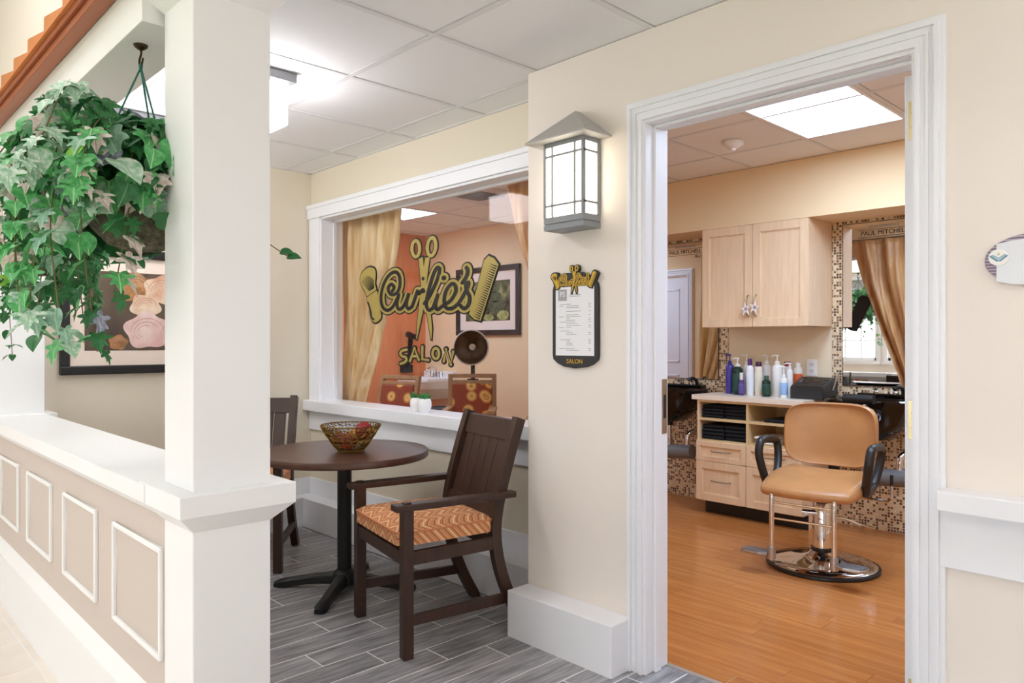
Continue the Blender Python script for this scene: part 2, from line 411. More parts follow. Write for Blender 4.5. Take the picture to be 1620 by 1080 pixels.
SAL_L = [(-1.97, -1.40, 3.165, 4.325), (-6.06, -5.49, 3.165, 4.325), (-4.31, -3.74, 2.9, 3.74)]
SAL_L = [(-1.975, -1.39, 3.165, 4.325), (-6.07, -5.485, 3.165, 4.325), (-.805, -.22, 3.165, 4.325)]
ceiling('ceiling_salon', XO, 1.2, 2.40, YB, ZS, -1.975, 4.325, .585, .58, SAL_L+[(-4.9, -4.315, 3.745, 4.325)])
LOB_L = [(-4.45, -3.85, -2.2, -1.0), (-2.05, -1.45, -2.2, -1.0), (.35, .95, -2.2, -1.0), (-3.25, -2.65, -.4, .2)]
ceiling('ceiling_lobby', -6.6, XE, YS, .81, ZL, -5.1, -1.0, .62, .62, [(a-.05, b+.05, c-.05, d+.05) for a, b, c, d in LOB_L])

# ---- walls
DX0, DX1, DZ = -1.645, -.727, 2.068                   # door opening
struct(MB().box(-2.278, DX0-.02, YF, 2.36, 0, ZC).box(DX1+.02, XE, YF, 2.36, 0, ZC).box(DX0-.02, DX1+.02, YF, 2.36, DZ+.02, ZC).box(-2.278, -2.17, 2.36, 2.62, 0, ZC).build('wall_front', CREAM))
struct(MB().box(-2.17, DX0-.02, 2.36, 2.41, 0, ZS+.02).box(DX1+.02, 1.2, 2.36, 2.41, 0, ZS+.02).box(DX0-.02, DX1+.02, 2.36, 2.41, DZ+.02, ZS+.02).build('wall_salon_front', PEACH))
WX0, WX1, WZ0, WZ1 = -4.545, -2.40, .84, 2.098        # window opening
struct(MB().box(XW-.1, WX0, YW, 2.62, 0, ZC).box(WX1, -2.278, YW, 2.62, 0, ZC).box(WX0, WX1, YW, 2.62, 0, WZ0).box(WX0, WX1, YW, 2.62, WZ1, ZC).build('wall_window', BEIGE))
SDX0, SDX1 = -5.72, -4.88
struct(MB().box(XO-.1, SDX0, 2.62, 2.70, 0, ZS+.02).box(SDX1, WX0, 2.62, 2.70, 0, ZS+.02).box(SDX0, SDX1, 2.62, 2.70, 2.03, ZS+.02)
       .box(WX1, -2.10, 2.62, 2.70, 0, ZS+.02).box(WX0, WX1, 2.62, 2.70, 0, WZ0).box(WX0, WX1, 2.62, 2.70, WZ1, ZS+.02).box(-2.17, -2.10, 2.41, 2.62, 0, ZS+.02).build('wall_salon_window', PEACH))
struct(box('wall_west', BEIGE, (XW-.1, XW, .70, 2.62, 0, ZC+.1)))
struct(box('wall_orange', ORANGE, (XO-.1, XO, 2.6, YB+.1, 0, ZS+.02)))
wb = struct(box('wall_back', PEACH, (XO-.1, 1.3, YB, YB+.1, 0, ZS+.02)))
struct(box('wall_salon_east', PEACH, (1.2, 1.3, 2.36, YB+.1, 0, ZS+.02)))
struct(box('wall_east', CREAM, (XE, XE+.1, YS-.1, 2.36, 0, ZL)))
struct(box('wall_lobby_west', CREAM, (-6.7, -6.6, YS-.1, .90, 0, ZL)))
struct(box('wall_lobby_north', CREAM, (-6.7, XW-.1, .72, .82, 0, ZL)))
struct(box('wall_upper', CREAM, (XW-.1, XE, .645, .81, ZC, ZL)))
# sand painted niche between the mosaic and the soffit over the cabinets
box('painted_niche', SAND, (-2.955, -2.155, YB-.004, YB, 0, 2.07), wb)
box('mosaic_tiling', MOSAIC, (-4.6, -2.955, YB-.010, YB, 0, 2.07), wb)
box('mosaic_tiling', MOSAIC, (-2.155, .4, YB-.010, YB, 0, 2.07), wb)
struct(MB().box(-4.6, 1.2, 4.77, YB, 2.07, ZS).build('wall_soffit', PEACH))

# south wall: window pair at the west end, the rest added for daylight
SW = [(-5.62, -4.80), (-4.62, -3.80), (-2.6, -1.78), (-1.6, -.78), (.4, 1.22), (1.4, 2.22)]
sm = MB(); px = -6.6
for a, b in SW:
    sm.box(px, a, YS-.1, YS, 0, ZL).box(a, b, YS-.1, YS, 0, .92).box(a, b, YS-.1, YS, 2.32, ZL); px = b
sm.box(px, XE, YS-.1, YS, 0, ZL); struct(sm.build('wall_south', CREAM))
for i, (a, b) in enumerate(SW):
    f = struct(MB().box(a-.07, a, YS, YS+.03, .86, 2.39).box(b, b+.07, YS, YS+.03, .86, 2.39).box(a, b, YS, YS+.03, 2.32, 2.39).box(a-.08, b+.08, YS, YS+.06, .86, .92).build('window_%d' % (i+2), TRIM))
    m = MB(); nx = 3
    for k in range(1, nx): x = a+(b-a)*k/nx; m.box(x-.012, x+.012, YS-.06, YS-.03, .92, 2.32)
    for k in range(1, 4): z = .92+1.4*k/4; m.box(a, b, YS-.061, YS-.029, z-.012, z+.012)
    m.box(a, a+.04, YS-.07, YS-.02, .92, 2.32).box(b-.04, b, YS-.07, YS-.02, .92, 2.32).box(a, b, YS-.07, YS-.02, .92, .97).box(a, b, YS-.07, YS-.02, 2.27, 2.32)
    m.build('sash', TRIM, f)
    box('pane', GLASS, (a, b, YS-.047, YS-.043, .92, 2.32), f)
    box('roller_shade', mat('grey roller shade', (176, 176, 178), .8), (a+.02, b-.02, YS-.025, YS-.018, 1.90, 2.32), f)
lawn = tag(box('lawn', mat('mown grass', (128, 158, 92), .9, noise=.2), (-20, 16, -30, YS-.12, -.4, -.2)), 'mown green lawn outside the lobby windows', 'grass'); lawn['kind'] = 'stuff'

# ---- baseboards
def base_run(name, m, boxes):
    mb = MB()
    for b in boxes: mb.frustum((b[0], b[1], b[2], b[3]), -.006, (b[0], b[1], b[2], b[3]), .195)
    return struct(mb.build(name, m, bevel=.004))
base_run('baseboard_front', TRIM, [(-2.275, -1.715, 2.15, YF)])
base_run('baseboard_front_east', TRIM, [(-.66, XE, 2.15, YF)])
base_run('baseboard_window', TRIM, [(XW, -2.278, 2.42, YW)])
base_run('baseboard_west', TRIM, [(XW, XW+.13, .91, 2.42)])
# upper base band, dado panel and apron on the two alcove walls
struct(MB().box(XW, -2.278, 2.535, YW, .195, .305).box(XW, XW+.015, .91, YW, .195, .305).build('trim_1', TRIM, bevel=.003))
struct(MB().box(XW, -2.278, 2.535, YW, .64, .775).build('trim_2', TRIM, bevel=.003))
# chair rail and apron right of the door
struct(MB().box(-.645, XE, 2.20, YF, .793, .847).build('trim_3', TRIM, bevel=.004))
struct(MB().box(-.655, XE, 2.262, YF, .628, .793).build('trim_4', TRIM, bevel=.003))

# ---- door casing (fluted), jamb and the open door leaf
cas = MB()
def casing(mb, x0, x1, z1, y, w=.086, s=-1):
    steps = [(0, .012, .012), (.012, .024, .026), (.024, .040, .018), (.040, .046, .024), (.046, .062, .018), (.062, .074, .028), (.074, w, .016)]
    for a, b, d in steps:
        mb.box(x0-b, x0-a, y, y+s*d, 0, z1+b).box(x1+a, x1+b, y, y+s*d, 0, z1+b).box(x0-a, x1+a, y, y+s*d, z1+a, z1+b)
casing(cas, DX0, DX1, DZ, YF)
struct(cas.build('trim_door', TRIM))
dj = MB().box(DX0-.02, DX0, YF, 2.41, 0, DZ).box(DX1, DX1+.02, YF, 2.41, 0, DZ).box(DX0-.02, DX1+.02, YF, 2.41, DZ, DZ+.02)
dj.box(DX0, DX0+.012, 2.315, 2.352, 0, DZ-.012).box(DX1-.012, DX1, 2.315, 2.352, 0, DZ-.012).box(DX0, DX1, 2.315, 2.352, DZ-.012, DZ)
fr = struct(dj.build('trim_jamb', TRIM, bevel=.002))
sp = MB().box(DX0, DX0+.0025, 2.372, 2.402, .895, 1.105).build('strike_plate', SATIN, fr)
box('latch_hole', BLACK, (DX0+.0015, DX0+.0032, 2.379, 2.395, .955, 1.045), fr)
dl = struct(box('door_1', TRIM, (-.792, -.750, 2.412, 3.22, .008, 2.055), bevel=.002))
for z in (.115, .955, 1.86):
    h = box('hinge', BRASS, (-.781, -.748, 2.409, 2.412, z, z+.115), dl)
    for dz in (.035, .08): MB().lathe([(0, -.001), (.005, 0), (.005, .002), (0, .003)], (0,0,0), 10).xf(Matrix.Translation((-.768, 2.4085, z+dz)) @ Matrix.Rotation(R(90), 4, 'X')).build('hinge_screw', SATIN, h)
# threshold strip
struct(box('trim_threshold', mat('threshold metal', (196, 190, 182), .35, .6), (DX0, DX1, 2.395, 2.418, -.004, .003)))

# ---- window casing, stool and pane
wc = struct(MB().box(XW+.012, WX0, 2.528, YW, WZ0, 2.19).box(XW+.002, -2.278, 2.518, YW, 2.098, 2.185).box(XW+.002, -2.278, 2.510, YW, 2.165, 2.192)
            .box(WX0-.03, WX0, 2.522, 2.53, WZ0, 2.10).box(WX1, -2.278, 2.528, YW, WZ0, 2.10)
            .build('window_1', TRIM, bevel=.003))
MB().box(WX0-.002, WX0+.016, 2.534, 2.70, WZ0, WZ1).box(WX1-.016, WX1+.002, 2.534, 2.70, WZ0, WZ1).box(WX0, WX1, 2.534, 2.70, WZ1-.014, WZ1+.002).box(WX0+.016, WX0+.03, 2.622, 2.65, WZ0, WZ1).box(WX0, WX1, 2.622, 2.65, WZ1-.03, WZ1-.014).build('window_jamb', TRIM, wc, bevel=.002)
box('window_stool', TRIM, (XW, -2.279, 2.485, 2.70, .775, .845), wc, bevel=.004)
box('pane', GLASS, (WX0+.01, WX1-.01, 2.613, 2.619, WZ0, WZ1-.01), wc)

# ---- knee wall, posts, header beam and little tiled roof
KX0, KX1 = XW, -2.09
kw = struct(box('wall_knee', TAUPE, (KX0, KX1, .702, .86, 0, .80)))
for i in range(4):
    a = -2.541-.6245*i; b = a+.436
    m = MB().box(a, a+.014, .690, .703, .38, .685).box(b-.014, b, .690, .703, .38, .685).box(a+.014, b-.014, .690, .703, .38, .394).box(a+.014, b-.014, .690, .703, .671, .685)
    m.build('panel_moulding', IVORY, kw, bevel=.004)
KB = MB(); KB.add([(KX0,.668,0),(KX1,.668,0),(KX1,.668,.235),(KX0,.668,.235),(KX0,.703,.275),(KX1,.703,.275),(KX0,.703,0),(KX1,.703,0)], [(0,1,2,3),(3,2,5,4),(6,4,5,7),(0,3,4,6),(1,7,5,2),(0,6,7,1)])
KB.build('skirting', IVORY, kw)
cap_m = MB().box(KX0, KX1, .645, .915, .822, .868)
cap_m.add([(KX0,.645,.822),(KX1,.645,.822),(KX1,.702,.772),(KX0,.702,.772),(KX0,.915,.822),(KX1,.915,.822),(KX1,.86,.772),(KX0,.86,.772)], [(0,1,2,3),(4,7,6,5),(0,3,7,4),(1,5,6,2)])
struct(cap_m.build('trim_ledge', IVORY, bevel=.003))
PX0, PX1, PY0, PY1 = -2.093, -1.891, .700, .906
def post(name, x0, x1, y0, y1, e):
    o = MB().box(x0, x1, y0, y1, 0, 2.135).frustum((x0,x1,y0,y1), .768, (x0-e,x1+e,y0-e,y1+e), .818).box(x0-e, x1+e, y0-e, y1+e, .818, .872)
    o.frustum((x0,x1,y0,y1), 2.135, (x0-e,x1+e,y0-e,y1+e), 2.19).box(x0-e, x1+e, y0-e, y1+e, 2.19, ZC)
    return struct(o.build(name, IVORY, bevel=.003))
post('wall_post', PX0, PX1, PY0, PY1, .05)
post('wall_post_west', XW, XW+.16, .712, .912, .05)
struct(box('trim_beam', IVORY, (XW, PX0-.02, .648, .812, 2.11, ZC), bevel=.002))
# roof edge: gutter board then one barrel tile after another
rf = thing('tiled_canopy_roof', 'small terracotta tiled canopy roof edge above the ivory header beam', 'roof', (-3.2, .62, 2.24))
gm = MB().box(XW, -1.93, .60, .645, 2.235, 2.262).box(XW, -1.93, .588, .645, 2.262, 2.284)
gm.build('gutter_board', RUST, rf, world=True, bevel=.003)
box('roof_deck', TERRA, (XW, -1.93, .60, .648, 2.284, 2.292), rf, world=True)
def barrel():                                         # flat tile, tail lifted over its neighbour
    return MB().prism([(-.1257, 0), (-.1225, .052), (-.112, .056), (.1257, .012), (.1257, 0)], 0, .072)
first = None
for i in range(12):
    x = -2.005-.2515*i
    if x < XW+.05: break
    if first is None:
        first = barrel().build('roof_tile', TERRA, rf, smooth=False); q = first
    else:
        q = first.copy(); COL.objects.link(q); q.parent = rf
    q.location = (x+3.2, .576-.62, 2.284-2.24)

# ================================================================== LAMPS
def flush_lamp(x0, y0, label):
    t = thing('ceiling_lamp', label, 'ceiling lamp', (x0+.15, y0+.15, 2.19), 0, 'square flush lamps on the alcove ceiling')
    box('mounting_plate', mat('grey lamp metal', (138, 138, 140), .4, .4), (-.15, .15, -.15, .15, .19, .23), t, bevel=.002)
    box('opal_shade', SHADEL, (-.122, .122, -.122, .122, .005, .19), t, bevel=.006)
    return t
flush_lamp(-3.28, 1.25, 'square flush ceiling lamp with white glass shade above the round table')
flush_lamp(-4.32, 1.10, 'square flush ceiling lamp above the framed rose picture')
for q_, (xx_, yy_) in enumerate(((.55, 1.30), (1.75, 1.30))):  # unseen corridor lamps, added to brighten the east-facing sides
    flush_lamp(xx_, yy_, ('added square fill lamp in the corridor outside the salon door', 'added square fill lamp at the east end of the corridor')[q_])
def troffer(x0, x1, y0, y1, z, lens, label, grp):
    t = thing('troffer_light', label, 'ceiling light', ((x0+x1)/2, (y0+y1)/2, z), 0, grp)
    a, b = (x1-x0)/2-.013, (y1-y0)/2-.013
    MB().box(-a, a, -b, -b+.018, -.004, .03).box(-a, a, b-.018, b, -.004, .03).box(-a, -a+.018, -b, b, -.0038, .03).box(a-.018, a, -b, b, -.0038, .03).build('frame', TRIM, t)
    mb = MB(); n = 10; w0 = a-.018
    for i in range(n):                                # softly curved lens
        for s in (0,):
            xa, xb = -w0+2*w0*i/n, -w0+2*w0*(i+1)/n
            za, zb = .018-.016*math.cos(xa/w0*math.pi/2), .018-.016*math.cos(xb/w0*math.pi/2)
            mb.add([(xa,-b+.018,za),(xb,-b+.018,zb),(xb,b-.018,zb),(xa,b-.018,za)], [(0,1,2,3)])
    mb.build('lens', lens, t)
troffer(*SAL_L[0], ZS, TROFF, 'lit ceiling troffer over the tan styling chair', 'lit troffers in the salon ceiling')
troffer(*SAL_L[1], ZS, TROFF, 'lit ceiling troffer by the orange salon wall', 'lit troffers in the salon ceiling')
troffer(*SAL_L[2], ZS, TROFF, 'lit ceiling troffer behind the open salon door', 'lit troffers in the salon ceiling')
for L_, w_ in zip(LOB_L, ('beside the lobby west windows', 'between the middle pair of lobby windows', 'beside the lobby east windows', 'in front of the tiled canopy roof')): troffer(*L_, ZL, TROFL, 'added lobby fill troffer '+w_, 'added fill troffers in the lobby ceiling')  # unseen fixtures, put in to light the lobby side
v = thing('ceiling_vent', 'grey square air vent grille in the salon ceiling', 'air vent', (-4.607, 4.035, ZS))
box('vent_frame', GRIDW, (-.275, .275, -.275, .275, -.002, .02), v)
VG = mat('grey vent', (150, 148, 148), .6)
box('vent_core', VG, (-.15, .15, -.15, .15, -.006, .0), v)
for i in range(10): box('vent_slat', VG, (-.15, .15, -.145+.029*i, -.135+.029*i, -.012, -.004), v)
sd = thing('smoke_detector', 'round white smoke detector on the salon ceiling', 'smoke detector', (-2.30, 4.06, ZS))
MB().lathe([(0, -.045), (.03, -.042), (.045, -.03), (.062, -.022), (.062, 0), (0, 0)], (0,0,0)).build('housing', WHITEPL, sd, smooth=True)
MB().lathe([(0, -.058), (.014, -.055), (.016, -.042), (0, -.042)], (0,0,0), 14).build('sensor_cap', WHITEPL, sd, smooth=True)

# wall lantern
ln = thing('wall_lantern', 'grey craftsman wall lantern with lit panes beside the salon door', 'wall lantern', (-1.978, YF, 1.70))
hw, dp, H = .107, .105, .37
MB().box(-hw+.002, hw-.002, -.02, 0, .03, H-.001).build('back_plate', LANTGREY, ln)
MB().box(-hw, hw, -dp, 0, 0, .022).box(-hw+.003, hw-.003, -dp+.003, 0, .022, .026).box(-hw, hw, -dp, 0, .026, .052).build('base', LANTGREY, ln, bevel=.0015)
box('top_band', LANTGREY, (-hw, hw, -dp, 0, H-.035, H), ln)
box('glass_box', LANTLIT, (-hw+.006, hw-.006, -dp+.006, -.02, .052, H-.035), ln)
bars = []
for x in (-hw, -.064, .056, hw-.012): bars.append((x, x+(.012 if x in (-hw, hw-.012) else .008), -dp-.001, -dp+.012))
for x0, x1, y0, y1 in bars: box('glazing_bar', LANTGREY, (x0, x1, y0, y1, .0525, H-.0355), ln)
for z in (.098, .298): box('glazing_bar', LANTGREY, (-hw, hw, -dp-.0005, -dp+.012, z-.004, z+.004), ln)
for s in (-1, 1):
    xa, xb = (hw-.012, hw+.0004) if s > 0 else (-hw-.0004, -hw+.012)
    for z in (.098, .298): box('glazing_bar', LANTGREY, (xa, xb, -dp+.013, -.021, z-.004, z+.004), ln)
    box('glazing_bar', LANTGREY, (xa+s*.0004, xb+s*.0004, -.021, -.0003, .0525, H-.0355), ln)
ro = MB(); e = .055
ro.add([(-hw-e,-dp-e,H-.012),(hw+e,-dp-e,H-.012),(hw+e,0,H-.012),(-hw-e,0,H-.012),(0,-.03,H+.115),(0,0,H+.115),
        (-hw-e,-dp-e,H-.018),(hw+e,-dp-e,H-.018),(hw+e,0,H-.018),(-hw-e,0,H-.018)],
       [(0,1,4),(1,2,5,4),(3,0,4,5),(6,9,8,7),(0,6,7,1),(1,7,8,2),(3,9,6,0),(2,8,9,3,5)])
ro.build('lantern_roof', mat('pale grey lantern roof', (178, 175, 171), .5), ln)

# ================================================================== LETTERING
SHAPES = {
    'bristle': [(-4.027, 1.724), (-3.986, 1.708), (-3.975, 1.669), (-3.983, 1.616), (-3.974, 1.573), (-4.068, 1.54), (-4.101, 1.573), (-4.142, 1.616), (-4.159, 1.658), (-4.134, 1.698), (-4.076, 1.723)],
    'handle': [(-3.974, 1.573), (-3.95, 1.543), (-3.939, 1.489), (-3.92, 1.436), (-3.915, 1.4), (-3.962, 1.373), (-4.002, 1.374), (-4.032, 1.403), (-4.048, 1.466), (-4.076, 1.513), (-4.068, 1.54)],
    'comb': [(-2.904, 1.704), (-2.86, 1.687), (-2.825, 1.652), (-2.966, 1.361), (-3.018, 1.37), (-3.062, 1.399), (-2.997, 1.538), (-2.938, 1.684)],
    'bladeA': [(-3.522, 1.738), (-3.483, 1.746), (-3.459, 1.619), (-3.409, 1.429), (-3.392, 1.323), (-3.399, 1.262), (-3.405, 1.264), (-3.449, 1.43), (-3.504, 1.606)],
    'bladeB': [(-3.459, 1.741), (-3.416, 1.737), (-3.443, 1.61), (-3.483, 1.423), (-3.54, 1.264), (-3.547, 1.264), (-3.541, 1.342), (-3.5, 1.572)],
}
SCRIPT = {
    'C': [(-3.792, 1.56), (-3.772, 1.583), (-3.803, 1.604), (-3.836, 1.582), (-3.812, 1.544), (-3.754, 1.543), (-3.713, 1.584), (-3.716, 1.644), (-3.754, 1.676), (-3.822, 1.664), (-3.884, 1.611), (-3.915, 1.533), (-3.899, 1.47), (-3.845, 1.444), (-3.784, 1.465), (-3.737, 1.516)],
    'u': [(-3.722, 1.535), (-3.743, 1.482), (-3.722, 1.447), (-3.678, 1.461), (-3.634, 1.512), (-3.62, 1.541), (-3.643, 1.478), (-3.623, 1.446), (-3.583, 1.46)],
    'r': [(-3.583, 1.46), (-3.541, 1.533), (-3.53, 1.549), (-3.516, 1.533), (-3.481, 1.553), (-3.47, 1.544)],
    'l': [(-3.463, 1.472), (-3.409, 1.519), (-3.343, 1.604), (-3.321, 1.659), (-3.342, 1.673), (-3.379, 1.635), (-3.423, 1.544), (-3.445, 1.467), (-3.421, 1.433), (-3.381, 1.443)],
    'i': [(-3.381, 1.443), (-3.332, 1.523), (-3.357, 1.464), (-3.34, 1.433), (-3.301, 1.448)],
    'e': [(-3.301, 1.448), (-3.222, 1.479), (-3.175, 1.528), (-3.183, 1.565), (-3.216, 1.571), (-3.26, 1.536), (-3.278, 1.481), (-3.258, 1.44), (-3.207, 1.436), (-3.151, 1.46)],
    'apostrophe': [(-3.081, 1.654), (-3.072, 1.634), (-3.084, 1.604), (-3.117, 1.573)],
    's': [(-3.151, 1.46), (-3.1, 1.512), (-3.062, 1.568), (-3.085, 1.564), (-3.081, 1.53), (-3.055, 1.493), (-3.065, 1.451), (-3.1, 1.431), (-3.131, 1.447)],
}
CAPS = {
    'S': [(-3.643, 1.201), (-3.688, 1.194), (-3.71, 1.177), (-3.688, 1.16), (-3.655, 1.155), (-3.646, 1.138), (-3.672, 1.122), (-3.707, 1.115)],
    'A': [(-3.609, 1.134), (-3.564, 1.21), (-3.522, 1.142)],
    'A2': [(-3.589, 1.162), (-3.538, 1.163)],
    'L': [(-3.487, 1.219), (-3.487, 1.146), (-3.429, 1.142)],
    'N': [(-3.285, 1.137), (-3.265, 1.206), (-3.222, 1.121), (-3.202, 1.193)],
}
def ell(cx, cz, rx, rz, tilt=0, n=24):
    c, s = math.cos(R(tilt)), math.sin(R(tilt))
    return [(cx+rx*math.cos(2*math.pi*k/n)*c-rz*math.sin(2*math.pi*k/n)*s, cz+rx*math.cos(2*math.pi*k/n)*s+rz*math.sin(2*math.pi*k/n)*c) for k in range(n)]
RING_L, RING_R, OH = ell(-3.552, 1.80, .038, .048, 10), ell(-3.399, 1.798, .040, .052, -10), ell(-3.359, 1.181, .030, .030)
EPS = [4e-6]
def ribbon(mb, pts, wd, y, closed=False, ex=1.5):
    """flat stroke in the x,z plane at y, round ends"""
    pts = [Vector((p[0], p[1])) for p in pts]; m = len(pts); vs = []; fs = []
    for k in range(m):
        d = (pts[(k+1) % m]-pts[k-1]) if closed else (pts[min(k+1, m-1)]-pts[max(k-1, 0)])
        d.normalize(); nn = Vector((-d.y*ex, d.x))*wd/2
        y -= EPS[0]; vs += [(pts[k].x+nn.x, y, pts[k].y+nn.y), (pts[k].x-nn.x, y, pts[k].y-nn.y)]
    for k in range(m if closed else m-1):
        q = (k+1) % m; fs.append((2*k, 2*q, 2*q+1, 2*k+1))
    mb.add(vs, fs)
    if not closed:
        for p in (pts[0], pts[-1]): y -= EPS[0]; disc(mb, p, wd/2, y, ex)
def disc(mb, p, r, y, ex=1.0, n=12):
    mb.add([(p[0]+r*ex*math.cos(2*math.pi*k/n), y, p[1]+r*math.sin(2*math.pi*k/n)) for k in range(n)], [tuple(range(n))])
def grow(poly, d):
    """offset a closed outline outward"""
    P = [Vector(p) for p in poly]; n = len(P); A = sum(P[i].x*P[(i+1)%n].y-P[(i+1)%n].x*P[i].y for i in range(n)); s = 1 if A > 0 else -1; out = []
    for i in range(n):
        a = (P[i]-P[i-1]).normalized(); b = (P[(i+1)%n]-P[i]).normalized()
        na = Vector((a.y, -a.x))*s; nb = Vector((b.y, -b.x))*s; k = na+nb
        k = k/max(.35, k.dot(na)) if k.length > 1e-6 else na
        out.append(tuple(P[i]+k*d))
    return out
def poly(mb, pts, y): mb.add([(p[0], y, p[1]) for p in pts], [tuple(range(len(pts)))])
def logo(parent, y, step, core, goldm, blackm, caps=True, mul=1.0):
    """three flat layers: black outline, gold body, black core"""
    def strokes(mb, wd, yy, names=SCRIPT):
        for k, p in names.items(): ribbon(mb, spline([(a, b, 0) for a, b in p], 6), wd, yy); yy -= 90*EPS[0]
        disc(mb, (-3.279, 1.61), wd*.5+.004, yy-50*EPS[0], 1.5)
    def smooth(p): return [(q.x, q.y) for q in spline([(a, b, 0) for a, b in p], 5, True)]
    y1, y2, y3 = y, y-4*step, y-8*step
    b = MB(); strokes(b, .066, y1-step*.5); b.build('script_outline', blackm, parent)
    g = MB(); strokes(g, .050, y2-step*.5); g.build('script_name', goldm, parent)
    c = MB(); strokes(c, core, y3-step*.5); c.build('script_core', blackm, parent)
    sc = MB(); sg = MB()
    for q, k in enumerate(('bladeA', 'bladeB')): poly(sc, grow(SHAPES[k], .010), y1-step*(.04+.08*q)); poly(sg, SHAPES[k], y2-step*(.04+.08*q))
    for q, rr in enumerate((RING_L, RING_R)): ribbon(sc, rr, .037, y1-step*(.2+.06*q), True); ribbon(sg, rr, .021, y2-step*(.2+.06*q), True)
    sc.build('scissors_outline', blackm, parent); sg.build('scissors', goldm, parent)
    d = MB(); disc(d, (-3.477, 1.619), .011, y3-step*4); d.build('scissors_pivot', blackm, parent)
    cb, cg, ct = MB(), MB(), MB()
    poly(cb, grow(SHAPES['comb'], .011), y1-step*.4); poly(cg, SHAPES['comb'], y2-step*4)
    A, B = Vector((-2.838, 1.642)), Vector((-2.972, 1.371)); d = Vector((-.062, .022))
    for i in range(24):
        p = A.lerp(B, i/23); q = p+d
        yt = y3-step*(1+.02*i); ct.add([(p.x, yt, p.y+.0045), (q.x, yt, q.y), (p.x, yt, p.y-.0045)], [(0, 1, 2)])
    cb.build('comb_outline', blackm, parent); cg.build('comb', goldm, parent); ct.build('comb_teeth', blackm, parent)
    bb, bg, bl = MB(), MB(), MB()
    for k in ('bristle', 'handle'):
        sh = smooth(SHAPES[k]); ko = .3 if k == 'handle' else .36; poly(bb, grow(sh, .011), y1-step*ko); poly(bg, sh, y2-step*(3 if k == 'handle' else 2.5))
    for i in range(11):
        t = i/10; p0 = Vector((-4.05+.055*t, 1.575+.014*t)); p1 = Vector((-4.135+.135*t, 1.64+.03*math.sin(t*3)))
        ribbon(bl, [p0, p1], .0035, y3-step*.02*i)
    ribbon(bl, [(-4.068, 1.54), (-3.974, 1.573)], .005, y3-step*.4); ribbon(bl, spline([(-4.062, 1.50, 0), (-4.035, 1.45, 0), (-4.02, 1.405, 0), (-3.995, 1.39, 0)], 5), .012, y3-step*.5)
    bb.build('brush_outline', blackm, parent); bg.build('brush', goldm, parent); bl.build('brush_lines', blackm, parent)
    if caps:
        cb2, cg2 = MB(), MB()
        for k, p in CAPS.items():
            y1 -= step*.15; y2 -= step*.15
            q = spline([(a, b_, 0) for a, b_ in p], 5) if k == 'S' else p
            ribbon(cb2, q, .036, y1); ribbon(cg2, q, .016, y2)
            if k != 'S':
                for pt in p[1:-1]: disc(cb2, pt, .018, y1-step*.07, 1.5); disc(cg2, pt, .008, y2-step*.07, 1.5)
        ribbon(cb2, OH, .036, y1, True); ribbon(cg2, OH, .016, y2, True)
        cb2.build('salon_outline', blackm, parent); cg2.build('salon_word', goldm, parent)
dc = thing('window_decal', "gold and black Curlie's Salon lettering stuck on the window pane", 'window decal')
logo(dc, 2.6118, .0006, .021, GOLD, VINYL)
def move_origin(o, loc):
    """put an Empty at its thing's base and keep the parts in place"""
    d = Vector(loc)-o.location; o.location = loc
    for c in kids(o): c.location = c.location-d
move_origin(dc, (-3.48, 2.61, 1.10))

# service board on the wall
sb = thing('menu_board', "black board with gold Curlie's logo and price list under the wall lantern", 'sign board', (-1.997, YF, 1.14))
w2 = .124
out = [(-w2, .055), (-w2+.004, .036), (-w2+.03, .018), (-.06, .006), (0, 0), (.06, .006), (w2-.03, .018), (w2-.004, .036), (w2, .055), (w2, .325), (w2-.006, .345), (w2-.02, .357), (w2-.05, .365), (0, .37), (-w2+.05, .365), (-w2+.02, .357), (-w2+.006, .345), (-w2, .325)]
MB().prism(out, -.014, 0).build('board', SIGNBLK, sb, bevel=.002)
lb = MB()
k_ = .186
lx = lambda p: ((p[0]+3.47)*k_, (p[1]-1.55)*k_+.362)
for nm in ('comb', 'bristle', 'handle', 'bladeA', 'bladeB'):
    pg = [lx(p) for p in SHAPES[nm]]; lb.prism(grow([(a, b) for a, b in pg], .006), -.016, -.003)
lb.prism(grow([lx(p) for p in RING_L], .006), -.0161, -.003).prism(grow([lx(p) for p in RING_R], .006), -.0162, -.003)
lb.prism([(-.085, .335), (.085, .335), (.085, .375), (.04, .392), (-.06, .392), (-.085, .385)], -.0159, -.003)
lb.build('logo_backing', SIGNBLK, sb)
ed = thing('tmp', 'x', 'x'); EPS[0] = 8e-6; logo(ed, 0, .0012, .012, GOLD2, VINYL, False); EPS[0] = 4e-6
for c in kids(ed):
    if 'outline' in c.name and not c.name.startswith('script'):
        bpy.data.objects.remove(c); continue
    for vtx in c.data.vertices:
        x, y, z = vtx.co; q = lx((x, z)); vtx.co = (q[0], -.0165+y*k_, q[1])
    c.parent = sb
bpy.data.objects.remove(ed)
box('price_list', PAPER, (-.104, .104, -.0152, -.014, .052, .335), sb)
rl = random.Random(5); tl = MB()
for i in range(27):
    z = .262-.0073*i
    if i in (3, 5, 14, 18, 19, 24): continue
    x0 = -.045 if i % 5 else -.078
    tl.box(x0, x0+rl.uniform(.02, .085), -.0156, -.0152, z, z+.0022)
    if i % 4 != 3: tl.box(.074, .088, -.0156, -.0152, z, z+.0022)
    if i % 6 == 1: tl.box(-.085, -.058, -.0157, -.0152, z, z+.0022)
tl.box(-.03, .035, -.0156, -.0152, .300, .3025).box(-.03, .03, -.0156, -.0152, .294, .296)
tl.build('printed_lines', GREYINK, sb)
box('printed_emblem', GREYINK, (-.09, -.042, -.0156, -.0152, .278, .325), sb)
text_mesh('emblem_letters', 'PS', .03, PAPER, sb, (-.066, -.0158, .304))
